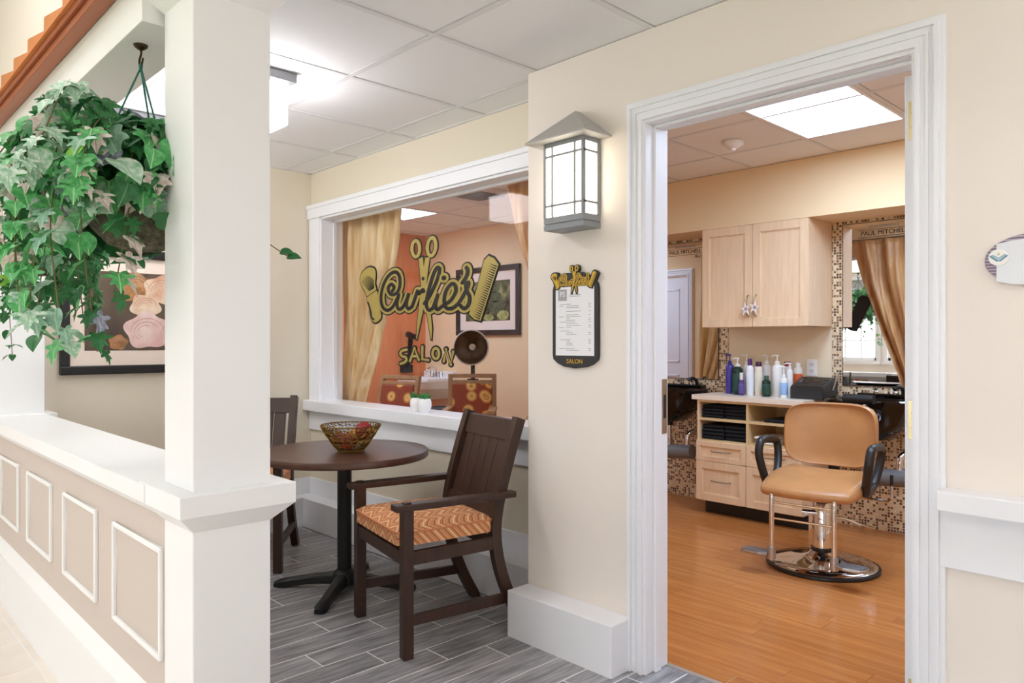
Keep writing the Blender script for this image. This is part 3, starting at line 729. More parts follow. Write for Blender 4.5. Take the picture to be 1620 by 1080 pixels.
text_mesh('salon_word', 'SALON', .026, GOLD2, sb, (0, -.0148, .028), sx=1.05)

# oval room plate right of the door
op = thing('room_plate', 'oval room plate with purple stripes and blue logo right of the door', 'wall plaque', (-.435, YF, 1.395))
prp = bpy.data.materials.new('striped plum plate'); prp.use_nodes = True; nt = prp.node_tree; b = nt.nodes['Principled BSDF']
tcx = nt.nodes.new('ShaderNodeTexCoord'); wv = nt.nodes.new('ShaderNodeTexWave'); wv.bands_direction = 'Z'; wv.inputs['Scale'].default_value = 38; wv.inputs['Distortion'].default_value = .6
rp = nt.nodes.new('ShaderNodeValToRGB'); rp.color_ramp.elements[0].color = (*lin((96, 78, 96)), 1); rp.color_ramp.elements[1].color = (*lin((188, 172, 188)), 1)
nt.links.new(tcx.outputs['Object'], wv.inputs['Vector']); nt.links.new(wv.outputs['Color'], rp.inputs[0]); nt.links.new(rp.outputs[0], b.inputs['Base Color']); b.inputs['Roughness'].default_value = .4
MB().prism(ell(0, .068, .113, .067, 0, 40), -.010, 0).build('oval_plate', prp, op, bevel=.002)
pl = [(-.085, .112), (-.05, .118), (0, .121), (.06, .118), (.113, .068), (.10, .03), (.05, .004), (0, .0), (-.05, .004), (-.085, .014)]
MB().prism(pl, -.014, -.010).build('name_panel', mat('pale grey acrylic', (224, 226, 230), .25), op, bevel=.001)
MB().prism(ell(-.0785, .076, .0235, .0215, 0, 24), -.018, -.010).build('logo_disc', WHITEPL, op)
lg = MB(); 
for s in (-1, 1):
    ribbon(lg, [(-.0785+s*.003, .067), (-.0785+s*.018, .079)], .004, -.0185)
lg.build('logo_chevron', mat('steel blue ink', (104, 146, 170), .5), op)
lg = MB()
for s in (-1, 1): ribbon(lg, [(-.0785, .0725), (-.0785+s*.014, .082)], .004, -.0185)
lg.build('logo_chevron', mat('pale teal ink', (160, 190, 200), .5), op)
lg = MB(); disc(lg, (-.0785, .0845), .0038, -.0185); lg.build('logo_dot', mat('pale gold ink', (216, 208, 176), .5), op)

# ================================================================== ALCOVE FURNITURE
# ---- dining chairs (front legs at y = 0, back at +y)
def chair_parts(t):
    for s in (-1, 1):
        box('front_leg', DARKWOOD, (s*.264-.022, s*.264+.022, -.022, .022, 0, .585), t, bevel=.002)
    P = spline([(0, .575, 0), (0, .50, .14), (0, .448, .28), (0, .425, .42), (0, .44, .56), (0, .496, .76), (0, .548, .915)], 5)
    for s in (-1, 1):
        rows = []
        for k, p in enumerate(P):
            d = (P[min(k+1, len(P)-1)]-P[max(k-1, 0)]).normalized(); u = Vector((0, -d.z, d.y))
            if k == 0: u = Vector((0, -1, 0))
            rows.append((Vector((s*.225, p.y, p.z)), (1,0,0), u))
        MB().sweep(rows, [(-.021,-.023),(.021,-.023),(.021,.023),(-.021,.023)]).build('back_leg', DARKWOOD, t, bevel=.002)
    box('front_rail', DARKWOOD, (-.242, .242, -.016, .012, .365, .418), t, bevel=.002)
    for s in (-1, 1):
        MB().beam((s*.262, .02, .391), (s*.232, .41, .391), .024, .054).build('side_rail', DARKWOOD, t, bevel=.002)
        MB().beam((s*.262, .02, .145), (s*.232, .49, .145), .022, .042).build('stretcher', DARKWOOD, t, bevel=.002)
        a = MB().prism([(-.032, -.055), (.030, -.055), (.030, .30), (.022, .50), (-.022, .50), (-.030, .30)], .583, .610, 'z').xf(Matrix.Translation((s*.262, 0, 0)))
        arm = a.build('armrest', DARKWOOD, t, bevel=.005)
        box('peg', DARKWOOD, (s*.264-.016, s*.264+.016, -.016, .016, .610, .616), arm, bevel=.003)
    box('back_rail', DARKWOOD, (-.21, .21, .405, .43, .365, .418), t, bevel=.002)
    yb = lambda z: .44+(z-.56)*(.108/.355)
    def slab(x0, x1, z0, z1, th, off=0):
        return MB().add([(x0,yb(z0)-th/2+off,z0),(x1,yb(z0)-th/2+off,z0),(x1,yb(z0)+th/2+off,z0),(x0,yb(z0)+th/2+off,z0),(x0,yb(z1)-th/2+off,z1),(x1,yb(z1)-th/2+off,z1),(x1,yb(z1)+th/2+off,z1),(x0,yb(z1)+th/2+off,z1)],
                        [(0,3,2,1),(4,5,6,7),(0,1,5,4),(1,2,6,5),(2,3,7,6),(3,0,4,7)])
    slab(-.205, .205, .815, .905, .026).build('top_rail', DARKWOOD, t, bevel=.003)
    slab(-.205, .205, .50, .545, .026).build('lower_rail', DARKWOOD, t, bevel=.003)
    for i in range(5):
        x = -.148+i*.074
        slab(x-.0345, x+.0345, .54, .82, .016).build('back_slat', DARKWOOD, t, bevel=.003)
    # loose cushion, rounded and slightly domed
    n = 14; vs = []; fs = []
    for lay in (0, 1):
        for j in range(n+1):
            for i in range(n+1):
                u, v2 = i/n*2-1, j/n*2-1
                wx = .262-.024*(j/n); x = u*wx; y = -.03+.45*(j/n)
                e_ = max(abs(u), abs(v2)); dome = (1-u**4)*(1-v2**4)
                cr = max(0, abs(u)-.9)/.1*max(0, abs(v2)-.9)/.1
                x *= 1-.035*cr; y += (-.035*cr*v2*.4)
                z = .505+.016*dome-.014*(e_ > .99) if lay else .430-.0*dome+.010*(e_ > .99)
                vs.append((x, y, z))
    m = (n+1)**2
    for j in range(n):
        for i in range(n):
            a = j*(n+1)+i; fs.append((a, a+n+1, a+n+2, a+1)); fs.append((m+a, m+a+1, m+a+n+2, m+a+n+1))
    rim = [i for i in range(n+1)]+[(j+1)*(n+1)-1 for j in range(1, n+1)]+[n*(n+1)+i for i in range(n-1, -1, -1)]+[j*(n+1) for j in range(n-1, 0, -1)]
    for k in range(len(rim)):
        a, b_ = rim[k], rim[(k+1) % len(rim)]; fs.append((a, b_, m+b_, m+a))
    cu = MB().add(vs, fs).build('seat_cushion', CHEV, t, smooth=True)
    pip = [Vector(vs[m+k]) for k in rim]
    MB().tube([p*1.0 for p in pip], .0045, 6, True).build('piping', mat('cushion piping', (206, 132, 86), .85), cu, smooth=True)
ch = thing('dining_chair', 'dark slatted armchair with chevron seat cushion in front of the salon window', 'chair', (-2.645, 1.765, 0), R(-12.2), 'dark wooden armchairs at the round table')
chair_parts(ch)
c2 = copy_tree(ch); c2.location = (-3.923, 1.639, 0); c2.rotation_euler = (0, 0, R(49.7))
c2['label'] = 'dark slatted armchair between the ivory post and the round table'

# ---- pedestal table
tb = thing('pedestal_table', 'round walnut table on a black cast iron four foot pedestal', 'table', (-3.287, 1.97, 0))
MB().lathe([(0, .666), (.418, .666), (.424, .672), (.424, .694), (.419, .70), (0, .70)], n=72).build('tabletop', TABLETOP, tb, smooth=True)
MB().lathe([(.036, .045), (.036, .62), (.06, .64), (.09, .652), (.09, .666), (0, .666)], n=28).build('pedestal_column', BLACKIRON, tb, smooth=True)
MB().lathe([(0, .03), (.062, .03), (.06, .075), (.044, .095), (.036, .10)], n=28).build('hub', BLACKIRON, tb, smooth=True)
for k, (fx, fy) in enumerate(((-.262, -.229), (.233, -.274), (.267, .231), (-.238, .273))):
    d = Vector((fx, fy, 0)).normalized(); L_ = .365; rows = []
    for r_, wd, z0, z1 in ((.03, .032, .03, .085), (.14, .028, .026, .07), (.27, .026, .012, .048), (.335, .03, .0, .036), (L_, .02, .0, .022)):
        rows.append((d*r_+Vector((0, 0, (z0+z1)/2)), Vector((-d.y, d.x, 0))*wd, Vector((0, 0, (z1-z0)/2))))
    MB().sweep(rows, [(-1,-1),(1,-1),(1,.4),(.6,1),(-.6,1),(-1,.4)]).build('foot', BLACKIRON, tb, smooth=True)

# ---- wire bowl with decorative balls
bwc = (-3.235, 1.975, .70)
bl = thing('wire_bowl', 'gold openwork wire bowl on the round table', 'bowl', bwc)
GW = mat('antique gold wire', (140, 108, 52), .35, .8)
rb = random.Random(11)
pr = [(.066, .008), (.080, .026), (.094, .045), (.107, .063), (.119, .081), (.130, .098), (.140, .114), (.149, .130)]
n = 46; vs = []; fs = []
for k, (r_, z) in enumerate(pr):
    for i in range(n):
        j = 0 if k in (0, len(pr)-1) else 1
        a = 2*math.pi*(i+.5*(k % 2)+j*rb.uniform(-.32, .32))/n; vs.append((r_*math.cos(a), r_*math.sin(a), z+j*rb.uniform(-.004, .004)))
for k in range(len(pr)-1):
    for i in range(n):
        a, b_, c_, d_ = k*n+i, k*n+(i+1) % n, (k+1)*n+(i+1) % n, (k+1)*n+i
        if rb.random() < .5: fs += [(a, b_, c_), (a, c_, d_)]
        else: fs += [(a, b_, d_), (b_, c_, d_)]
wo = MB().add(vs, fs).build('wire_mesh', GW, bl)
wf = wo.modifiers.new('wire', 'WIREFRAME'); wf.thickness = .0052; wf.use_even_offset = False
MB().lathe([(0, .0), (.066, .0), (.068, .006), (0, .010)], n=28).build('bowl_base', GW, bl, smooth=True)
MB().tube([(.149*math.cos(2*math.pi*i/40), .149*math.sin(2*math.pi*i/40), .131) for i in range(40)], .003, 6, True).build('rim', GW, bl, smooth=True)
for k, (dx, dy, dz, r_, nm, c_, lab) in enumerate(((-.042, -.042, .056, .040, 'decor_ball', (124, 36, 30), 'dark red woven ball low in the wire bowl'), (.042, -.042, .056, .040, 'decor_ball', (150, 62, 34), 'rust brown woven ball in the wire bowl'), (.047, .047, .102, .044, 'decor_ball', (148, 32, 40), 'crimson ball showing above the rim of the wire bowl'), (-.042, .043, .060, .040, 'decor_ball', (214, 160, 74), 'golden yellow ball in the wire bowl'))):
    m_ = mat('ball %d' % k, c_, .6, noise=.3, nscale=30, bump=.6, bscale=60)
    t = thing(nm, lab, 'ornament', (bwc[0]+dx, bwc[1]+dy, bwc[2]+dz-r_), 0, 'woven balls in the wire bowl')
    MB().sphere((0, 0, r_), r_, 20, 14).build('ball_core', m_, t, smooth=True)
    for q in range(4):
        a = q*.8; M4 = Matrix.Translation((0, 0, r_)) @ Matrix.Rotation(a, 4, 'Y') @ Matrix.Rotation(q*1.3, 4, 'X')
        MB().tube([(r_*math.cos(2*math.pi*i/24), r_*math.sin(2*math.pi*i/24), 0) for i in range(24)], .0025, 5, True).xf(M4).build('woven_band', m_, t, smooth=True)

# ---- tooth shaped planters on the window stool
def planter(x, y, label, k):
    t = thing('succulent_pot', label, 'plant pot', (x, y, .845), 0, 'little white planters on the window stool')
    MB().lathe([(0, .0), (.024, .0), (.036, .016), (.0405, .042), (.039, .062), (.033, .08), (.029, .079), (.034, .062), (.0, .056)], n=20).build('pot', mat('white ceramic', (244, 244, 244), .2), t, smooth=True)
    rr = random.Random(k); g = mat('succulent green', (60, 132, 66), .5, noise=.2)
    for i in range(18):
        a = rr.uniform(0, 6.28); l = rr.uniform(.035, .06); tl_ = rr.uniform(.1, .8)
        p = Vector((.012*math.cos(a), .012*math.sin(a), .06)); q = p+Vector((math.cos(a)*math.sin(tl_), math.sin(a)*math.sin(tl_), math.cos(tl_)))*l
        MB().tube([p, p.lerp(q, .5), q], [.005, .007, .0012], 6).build('succulent_leaf', g, t, smooth=True)
planter(-3.468, 2.556, 'little white pot with a green succulent beside its twin on the window stool', 1)
planter(-3.384, 2.548, 'little white succulent pot standing nearer the tall slatted chair on the window stool', 2)

# ---- framed rose picture on the west wall
pf = thing('framed_picture', 'black framed picture of cream roses on the beige alcove wall', 'picture', (XW, 1.48, 1.06))
y0, y1, z0, z1 = 1.01, 1.98, 1.062, 1.79
for a in ((y0, y1, z0, z0+.05), (y0, y1, z1-.05, z1), (y0, y0+.05, z0+.05, z1-.05), (y1-.05, y1, z0+.05, z1-.05)):
    MB().box(XW, XW+.035, *a).build('frame_rail', mat('black picture frame', (18, 18, 19), .35), pf, world=True, bevel=.006)
box('mat_board', mat('cream mat board', (240, 224, 210), .7), (XW, XW+.012, y0+.045, y1-.045, z0+.045, z1-.045), pf, world=True)
PH0 = (y0+.125, y1-.125, z0+.135, z1-.135)
box('photo_print', blob_mat('brown still life print', (58, 46, 38), ((86, 70, 56), (104, 84, 66), (130, 104, 78)), 2.2), (XW+.012, XW+.0135, *PH0), pf, world=True)
RM = [mat('printed rose cream', (240, 224, 198), .5, noise=.14, nscale=9, col2=(214, 160, 128)), mat('printed rose pink', (244, 226, 218), .5, noise=.14, nscale=9, col2=(222, 182, 176)), mat('printed basket', (170, 120, 70), .5, noise=.3, nscale=24)]
for i, (cy, cz, r_, mi) in enumerate(((1.40, 1.57, .10, 2), (1.55, 1.56, .10, 0), (1.72, 1.53, .10, 2), (1.46, 1.46, .085, 0), (1.74, 1.37, .10, 1), (1.62, 1.30, .10, 0), (1.47, 1.315, .125, 1), (1.31, 1.245, .05, 2))):
    g = MB().prism([(cy+(a-cy)*(1+.10*math.sin(5*k/40*6.283+i)), cz+(b_-cz)*(1+.10*math.sin(5*k/40*6.283+i))) for k, (a, b_) in enumerate(ell(cy, cz, r_, r_*.85, 0, 40))], XW+.0135, XW+.0142+.0001*i, 'x'); g.build('printed_rose', RM[mi], pf, world=True)
    h = MB()
    for k in range(3):
        for p in (ell(cy-.02*k*r_*4, cz, r_*(.75-.22*k), r_*(.6-.18*k), 20*k, 20),):
            ptsx = p[:13]
            for q in range(len(ptsx)-1): h.add([(XW+.0152+.0001*i, ptsx[q][0], ptsx[q][1]), (XW+.0152+.0001*i, ptsx[q+1][0], ptsx[q+1][1]), (XW+.0152+.0001*i, ptsx[q+1][0]*.985+cy*.015, ptsx[q+1][1]-.004), (XW+.0152+.0001*i, ptsx[q][0]*.985+cy*.015, ptsx[q][1]-.004)], [(0,1,2,3)])
    h.build('printed_petal_line', mat('printed petal shade', (196, 150, 124), .5), pf, world=True)
box('picture_glass', GLASS, (XW+.018, XW+.019, y0+.045, y1-.045, z0+.045, z1-.045), pf, world=True)

# ---- hanging ivy baskets
def leaf_mat(name, c1, c2, vein):
    m = bpy.data.materials.new(name); m.use_nodes = True; nt = m.node_tree; b = nt.nodes['Principled BSDF']; N = nt.nodes.new; L = nt.links.new
    tc = N('ShaderNodeTexCoord'); n = N('ShaderNodeTexNoise'); n.inputs['Scale'].default_value = 3.2; n.inputs['Detail'].default_value = 4; L(tc.outputs['Object'], n.inputs['Vector'])
    r = N('ShaderNodeValToRGB'); L(n.outputs[0], r.inputs[0]); r.color_ramp.elements[0].position = .36; r.color_ramp.elements[1].position = .62
    r.color_ramp.elements[0].color = (*lin(c1), 1); r.color_ramp.elements[1].color = (*lin(c2), 1)
    sx = N('ShaderNodeSeparateXYZ'); L(tc.outputs['Object'], sx.inputs[0])
    ab = N('ShaderNodeMath'); ab.operation = 'ABSOLUTE'; L(sx.outputs[0], ab.inputs[0])
    lt = N('ShaderNodeMath'); lt.operation = 'LESS_THAN'; L(ab.outputs[0], lt.inputs[0]); lt.inputs[1].default_value = .025
    mx = N('ShaderNodeMix'); mx.data_type = 'RGBA'; L(lt.outputs[0], mx.inputs[0]); L(r.outputs[0], mx.inputs[6]); mx.inputs[7].default_value = (*lin(vein), 1)
    L(mx.outputs[2], b.inputs['Base Color']); b.inputs['Roughness'].default_value = .42
    tr = N('ShaderNodeBsdfTranslucent'); L(mx.outputs[2], tr.inputs[0]); ms = N('ShaderNodeMixShader'); ms.inputs[0].default_value = .22
    L(b.outputs[0], ms.inputs[1]); L(tr.outputs[0], ms.inputs[2]); L(ms.outputs[0], nt.nodes['Material Output'].inputs[0])
    return m
LEAFM = [leaf_mat('leaf dark green', (34, 96, 50), (62, 134, 76), (110, 160, 110)), leaf_mat('leaf mid green', (64, 156, 84), (112, 196, 122), (170, 220, 160)), leaf_mat('leaf lime', (110, 190, 60), (168, 220, 92), (200, 232, 140)),
         leaf_mat('leaf sage variegated', (120, 184, 142), (224, 236, 222), (160, 200, 168)), leaf_mat('leaf cream pink', (216, 192, 182), (246, 238, 232), (196, 168, 156)), leaf_mat('leaf slate violet', (112, 126, 138), (176, 176, 200), (196, 200, 214)), leaf_mat('leaf dusty teal', (118, 170, 142), (170, 208, 184), (196, 222, 204))]
STEM = mat('vine stem', (110, 98, 58), .6); CORD = mat('green hanger cord', (32, 104, 88), .5)
MOSS = mat('grey moss liner', (86, 84, 66), .95, noise=.5, nscale=60, bump=1.0, bscale=90)
def leaf_mesh(kind):
    if kind == 0:   o = [(0,.02),(.20,-.12),(.44,-.10),(.58,.06),(.46,.24),(.58,.42),(.60,.60),(.40,.58),(.24,.72),(.10,.98),(0,1.08)]
    elif kind == 1: o = [(0,.0),(.22,-.06),(.40,.10),(.47,.32),(.40,.60),(.24,.84),(.08,1.02),(0,1.10)]
    else:           o = [(0,.02),(.14,-.16),(.34,-.20),(.38,-.04),(.28,.10),(.54,.14),(.72,.28),(.52,.36),(.28,.38),(.38,.62),(.40,.78),(.22,.70),(.10,.90),(0,1.12)]
    R_ = [(p.x, p.y) for p in spline([(x, y, 0) for x, y in o], 2)][1:-1]
    zf = lambda x, y: .26*abs(x)-.34*(y-.3)**2-.25*x*x
    vs = [(0, 0, zf(0, 0)), (0, .34, zf(0, .34)), (0, o[-1][1], zf(0, o[-1][1]))]; fs = []
    for s in (1, -1):
        b0 = len(vs); vs += [(s*x, y, zf(x, y)) for x, y in R_]; ids = [0]+list(range(b0, b0+len(R_)))+[2]
        for a, c in zip(ids, ids[1:]): fs.append((1, a, c) if s > 0 else (1, c, a))
    return vs, fs
def hanging_plant(center, label, seed, sz, nv, names):
    rr = random.Random(seed); cx, cy, zb = center
    t = thing('hanging_ivy', label, 'hanging plant', (cx, cy, zb), 0, 'hanging ivy baskets under the header beam')
    pr = [(0, 0)]+[(.155*math.sin(a), .155-.155*math.cos(a)) for a in (0.3, .6, .9, 1.2, 1.5)]+[(.15, .165), (.0, .15)]
    mo = MB().lathe(pr, n=26); mo.v = [(x*(1+rr.uniform(-.05, .05)), y*(1+rr.uniform(-.05, .05)), z+rr.uniform(-.006, .006)) for x, y, z in mo.v]
    mo.build('moss_basket', MOSS, t, smooth=True)
    for k in range(3):
        a = 2.1*k+.5+seed
        MB().tube([(0, 0, 2.045-zb), (.148*math.cos(a), .148*math.sin(a), .16)], .0028, 6).build('hanger_cord', CORD, t)
    MB().tube([(0, 0, 2.035-zb), (.008, 0, 2.05-zb), (0, .004, 2.062-zb), (-.008, 0, 2.05-zb)], .004, 6, True).build('cord_knot', CORD, t)
    base = [leaf_mesh(k) for k in range(3)]; meshes = {}
    leaves = []
    def leaf(p, nrm, tip, size, kind, mi): leaves.append((p, nrm, tip, size, kind, mi))
    def pick():
        q = rr.random()
        return 0 if q < .09 else 1 if q < .34 else 2 if q < .41 else 3 if q < .68 else 4 if q < .82 else 5 if q < .88 else 6
    for i in range(nv):                               # trailing and arching vines
        a = rr.uniform(0, 6.28); start = Vector((.12*math.cos(a), .12*math.sin(a), .17)); d = Vector((math.cos(a), math.sin(a), 0))
        out = rr.uniform(.10, .27)*sz; up = rr.uniform(.05, .20); drop = rr.uniform(.15, .55)
        if i % 3 == 0: drop = rr.uniform(.0, .12); up = rr.uniform(.14, .24)
        if math.cos(a-.807) > .2: out *= .62; drop *= .6
        pts = spline([start, start+d*out*.5+Vector((0, 0, up)), start+d*out*.9+Vector((0, 0, up*.3-drop*.3)), start+d*(out+rr.uniform(-.04, .04))+Vector((rr.uniform(-.04, .04), rr.uniform(-.04, .04), -drop))], 6)
        MB().tube(pts, .0018, 5).build('vine', STEM, t, smooth=True)
        m_base = pick()
        for k in range(2, len(pts)):
            for s in (0, 1):
                if rr.random() < .12: continue
                ang = rr.uniform(0, 6.28); off = Vector((math.cos(ang), math.sin(ang), rr.uniform(-.4, .5))).normalized()
                tip = (off*.7+d*.4+Vector((0, 0, -.55))).normalized(); nr = (off*.6+d*.5+Vector((0, 0, rr.uniform(.1, .9)))).normalized()
                leaf(pts[k]+off*.012, nr, tip, rr.uniform(.030, .056)*sz, rr.choice((0, 2, 2, 2, 1)), m_base if rr.random() < .6 else pick())
    if sz > 1.1:                                      # one stray sprig reaching past the post
        sp_ = spline([Vector((.08, .08, .17)), Vector((.17, .18, .12)), Vector((.255, .268, .03)), Vector((.295, .308, -.008))], 6)
        MB().tube(sp_, .0016, 5).build('vine', STEM, t, smooth=True)
        for q_, mi_ in ((-1, 2), (-4, 3)): leaf(sp_[q_], Vector((.5, -.5, .7)).normalized(), Vector((.69, .72, -.05)), .036, 1, mi_)
    for i in range(int(210*sz)):                      # crown over the basket
        a = rr.uniform(0, 6.28); e_ = rr.uniform(-.75, 1.5); r_ = rr.uniform(.15, .26)*sz
        n_ = Vector((math.cos(a)*math.cos(e_), math.sin(a)*math.cos(e_), math.sin(e_)))
        p = Vector((0, 0, .17))+Vector((n_.x*r_, n_.y*r_, n_.z*.20)); nr = (n_+Vector((rr.uniform(-.6, .6), rr.uniform(-.6, .6), rr.uniform(-.4, .6)))).normalized()
        leaf(p, nr, Vector((n_.x+rr.uniform(-.7, .7), n_.y+rr.uniform(-.7, .7), -.4)).normalized(), rr.uniform(.045, .085)*sz, rr.choice((0, 1, 1, 2)), pick())
    F_ = Vector((.7224, -.6914, 0)); leaves.sort(key=lambda l: -(l[0].dot(F_)*.6+l[3]*4))
    rest = MB()
    for q, (p, nr, tip, size, kind, mi) in enumerate(leaves):
        y = (tip-nr*tip.dot(nr))
        if y.length < .05: continue
        y.normalize(); x = y.cross(nr).normalized(); z = x.cross(y)
        M = Matrix(((x.x*size, y.x*size, z.x*size, p.x), (x.y*size, y.y*size, z.y*size, p.y), (x.z*size, y.z*size, z.z*size, p.z), (0, 0, 0, 1)))
        if q < 290:
            key = (kind, mi)
            if key not in meshes:
                me = bpy.data.meshes.new('leaf'); me.from_pydata(base[kind][0], [], base[kind][1]); me.materials.append(LEAFM[mi]); me.shade_smooth(); meshes[key] = me
            o = bpy.data.objects.new('ivy_leaf', meshes[key]); COL.objects.link(o); o.parent = t
            o.matrix_local = M
        else: rest.add([M @ Vector(v) for v in base[kind][0]], base[kind][1])
    if rest.v:
        me = bpy.data.meshes.new('inner_foliage'); me.from_pydata(rest.v, [], rest.f); me.materials.append(LEAFM[0]); o = bpy.data.objects.new('inner_foliage', me); COL.objects.link(o); o.parent = t; o['kind'] = 'stuff'
    return t
def hook(x, y, label):
    t = thing('ceiling_hook', label, 'hook', (x, y, 2.05), 0, 'bronze plant hooks under the header beam')
    BZ = mat('dark bronze', (60, 46, 34), .4, .7)
    MB().lathe([(0, .046), (.008, .046), (.018, .054), (.020, .06), (0, .06)], n=16).build('hook_plate', BZ, t, smooth=True)
    MB().tube(spline([(0, 0, .05), (.004, 0, .035), (-.012, 0, .018), (-.008, 0, .004), (.006, 0, .0), (.016, 0, .010), (.019, 0, .018)], 5), .0032, 7).build('hook_arm', BZ, t, smooth=True)
hook(-2.29, .70, 'bronze hook holding the ivy basket beside the near ivory post')
hook(-3.68, .708, 'bronze hook holding the ivy basket near the picture wall')
hanging_plant((-2.29, .70, 1.505), 'bushy hanging ivy basket with variegated leaves beside the tall ivory post', 4, 1.15, 34, None)
hanging_plant((-3.68, .708, 1.53), 'hanging ivy basket in front of the black framed rose picture', 9, 1.0, 28, None)

# ================================================================== SALON
# ---- base cabinet with cubbies and drawers
CX0, CX1, CY0, CY1 = -2.964, -2.168, 4.72, 5.139
cab = thing('base_cabinet', 'pale maple cabinet with open cubbies and four drawers', 'cabinet', ((CX0+CX1)/2, CY0, 0))
XD = -2.567; T = .018
def cbox(name, m, b, parent=cab, **k): return box(name, m, b, parent, world=True, **k)
cbox('side_panel', MAPLE, (CX0, CX0+T, CY0, CY1, .098, .827)); cbox('side_panel', MAPLE, (CX1-T, CX1, CY0, CY1, .098, .827))
cbox('divider', MAPLEIN, (XD-T/2, XD+T/2, CY0, CY1-.01, .098, .827)); cbox('back_panel', MAPLEIN, (CX0+T, CX1-T, CY1-.01, CY1, .098, .827))
for z in (.098, .522, .678, .809): cbox('shelf', MAPLEIN, (CX0+T, CX1-T, CY0+.002, CY1-.01, z, z+T))
cbox('toe_kick', BLACK, (CX0+.03, CX1, 4.785, 4.80, 0, .098))
cbox('end_panel', MAPLE, (CX1-.03, CX1-.002, 4.80, CY1, 0, .098))
def shaker(x0, x1, z0, z1, y, parent, name, rail=.045, th=.02):
    """frame and recessed panel front, face at y"""
    f = MB().box(x0, x0+rail, y, y+th, z0, z1).box(x1-rail, x1, y, y+th, z0, z1).box(x0+rail, x1-rail, y, y+th, z0, z0+rail).box(x0+rail, x1-rail, y, y+th, z1-rail, z1).build(name, MAPLE, parent, world=True, bevel=.002)
    pb = MB().box(x0+rail, x1-rail, y+.011, y+th-.001, z0+rail, z1-rail).box(x0+rail, x1-rail, y+.006, y+.012, z0+rail, z0+rail+.006).box(x0+rail, x1-rail, y+.006, y+.012, z1-rail-.006, z1-rail).box(x0+rail, x0+rail+.006, y+.006, y+.012, z0+rail, z1-rail).box(x1-rail-.006, x1-rail, y+.006, y+.012, z0+rail, z1-rail)
    p = pb.build('inset_panel', MAPLE, f, world=True)
    return f
def pull(x, z, y, parent, vert=False, L_=.15):
    pts = [(-L_/2, 0), (-L_/2+.012, -.024), (-L_/4, -.030), (0, -.032), (L_/4, -.030), (L_/2-.012, -.024), (L_/2, 0)]
    P = spline([(x, y+b, z+a) if vert else (x+a, y+b, z) for a, b in pts], 4)
    MB().tube(P, .0055, 8).build('handle', SATIN, parent, world=True, smooth=True)
for x0, x1 in ((CX0+.002, XD-.002), (XD+.002, CX1-.002)):
    for z0, z1, rl_ in ((.386, .528, .036), (.102, .381, .05)):
        d = shaker(x0, x1, z0, z1, CY0-.02, cab, 'drawer', rl_)
        pull((x0+x1)/2+.008, z1-.065 if z1 > .5 else z1-.130, CY0-.02, d)
ct = tag(box('countertop', mat('almond laminate', (238, 222, 202), .3, noise=.03, nscale=60), (-2.997, -2.155, 4.695, 5.139, .827, .862), bevel=.002), 'almond laminate countertop on the maple base cabinet', 'countertop')
# ---- upper cabinet
UX0, UX1, UY0, UY1, UZ0, UZ1 = -2.955, -2.157, 4.792, 5.139, 1.354, 2.068
uc = thing('wall_cabinet', 'pale maple two door wall cabinet over the shampoo bottles', 'cabinet', ((UX0+UX1)/2, UY1, UZ0))
box('carcass', MAPLE, (UX0, UX1, UY0+.001, UY1, UZ0, UZ1), uc, world=True)
XS = -2.556
d1 = shaker(UX0, XS-.0015, UZ0, UZ1, UY0-.02, uc, 'cabinet_door', .058); d2 = shaker(XS+.0015, UX1, UZ0, UZ1, UY0-.02, uc, 'cabinet_door', .058)
pull(XS-.028, 1.50, UY0-.02, d1, True, .15); pull(XS+.028, 1.50, UY0-.02, d2, True, .15)
def ornament(x, z, tilt, label, cat='ornament'):
    t = thing('hanging_ornament', label, cat, (x, UY0-.0575, z), 0, 'white felt ornaments on the cabinet handles')
    star = []
    for k in range(10):
        a = math.pi/2+k*math.pi/5+tilt; r_ = .052 if k % 2 == 0 else .020
        star.append((r_*math.cos(a)*.8, .06+r_*math.sin(a)))
    MB().prism(star, -.004, .004).build('felt_star', mat('white felt', (240, 230, 228), .9), t, bevel=.002)
    MB().prism(ell(.006, .062, .014, .014, 0, 5), -.006, -.004).build('patch', mat('grey felt', (170, 156, 152), .9), t)
    MB().tube([(0, 0, .105), (.003, .0, .135), (-.003, .006, .15)], .0016, 5).build('ribbon_loop', mat('gold ribbon', (236, 214, 150), .5), t)
ornament(XS-.032, 1.415, .15, 'white felt star hung on the left door handle of the wall cabinet')
ornament(XS+.034, 1.425, -.2, 'white felt star hung on the right door handle of the wall cabinet')
# ---- mirrors with lettering
def salon_mirror(x0, x1, tx, label, tsz):
    t = thing('wall_mirror', label, 'mirror', ((x0+x1)/2, YB-.01, .955), 0, 'salon mirrors on the mosaic wall')
    box('mirror_glass', MIRROR, (x0, x1, 5.130, 5.139, .955, 2.045), t, world=True)
    MB().box(x0-.004, x0, 5.129, 5.139, .951, 2.049).box(x1, x1+.004, 5.129, 5.139, .951, 2.049).box(x0, x1, 5.129, 5.139, .951, .955).box(x0, x1, 5.129, 5.139, 2.045, 2.049).build('edge_trim', mat('dark edge trim', (70, 56, 44), .4), t, world=True)
    lc = (tx-(x0+x1)/2, 5.1285-(YB-.01), 1.972-.955)
    o = text_mesh('brand_lettering', 'PAUL MITCHELL', tsz, VINYL, t, lc, extrude=.0003, sx=.98)
    hw_ = o.dimensions.x/2 if o.dimensions.x > 0 else .16
    for dz in (.024, -.024): box('lettering_rule', VINYL, (lc[0]-.165, lc[0]+.165, lc[1]-.0004, lc[1]+.0002, lc[2]+dz-.0012, lc[2]+dz+.0012), t)
    text_mesh('small_lettering', 'NOW EXPERIENCE', .024, mat('pale blue vinyl', (150, 176, 190), .6), t, (lc[0]+.0, lc[1], lc[2]+.043), sx=.95)
    return t
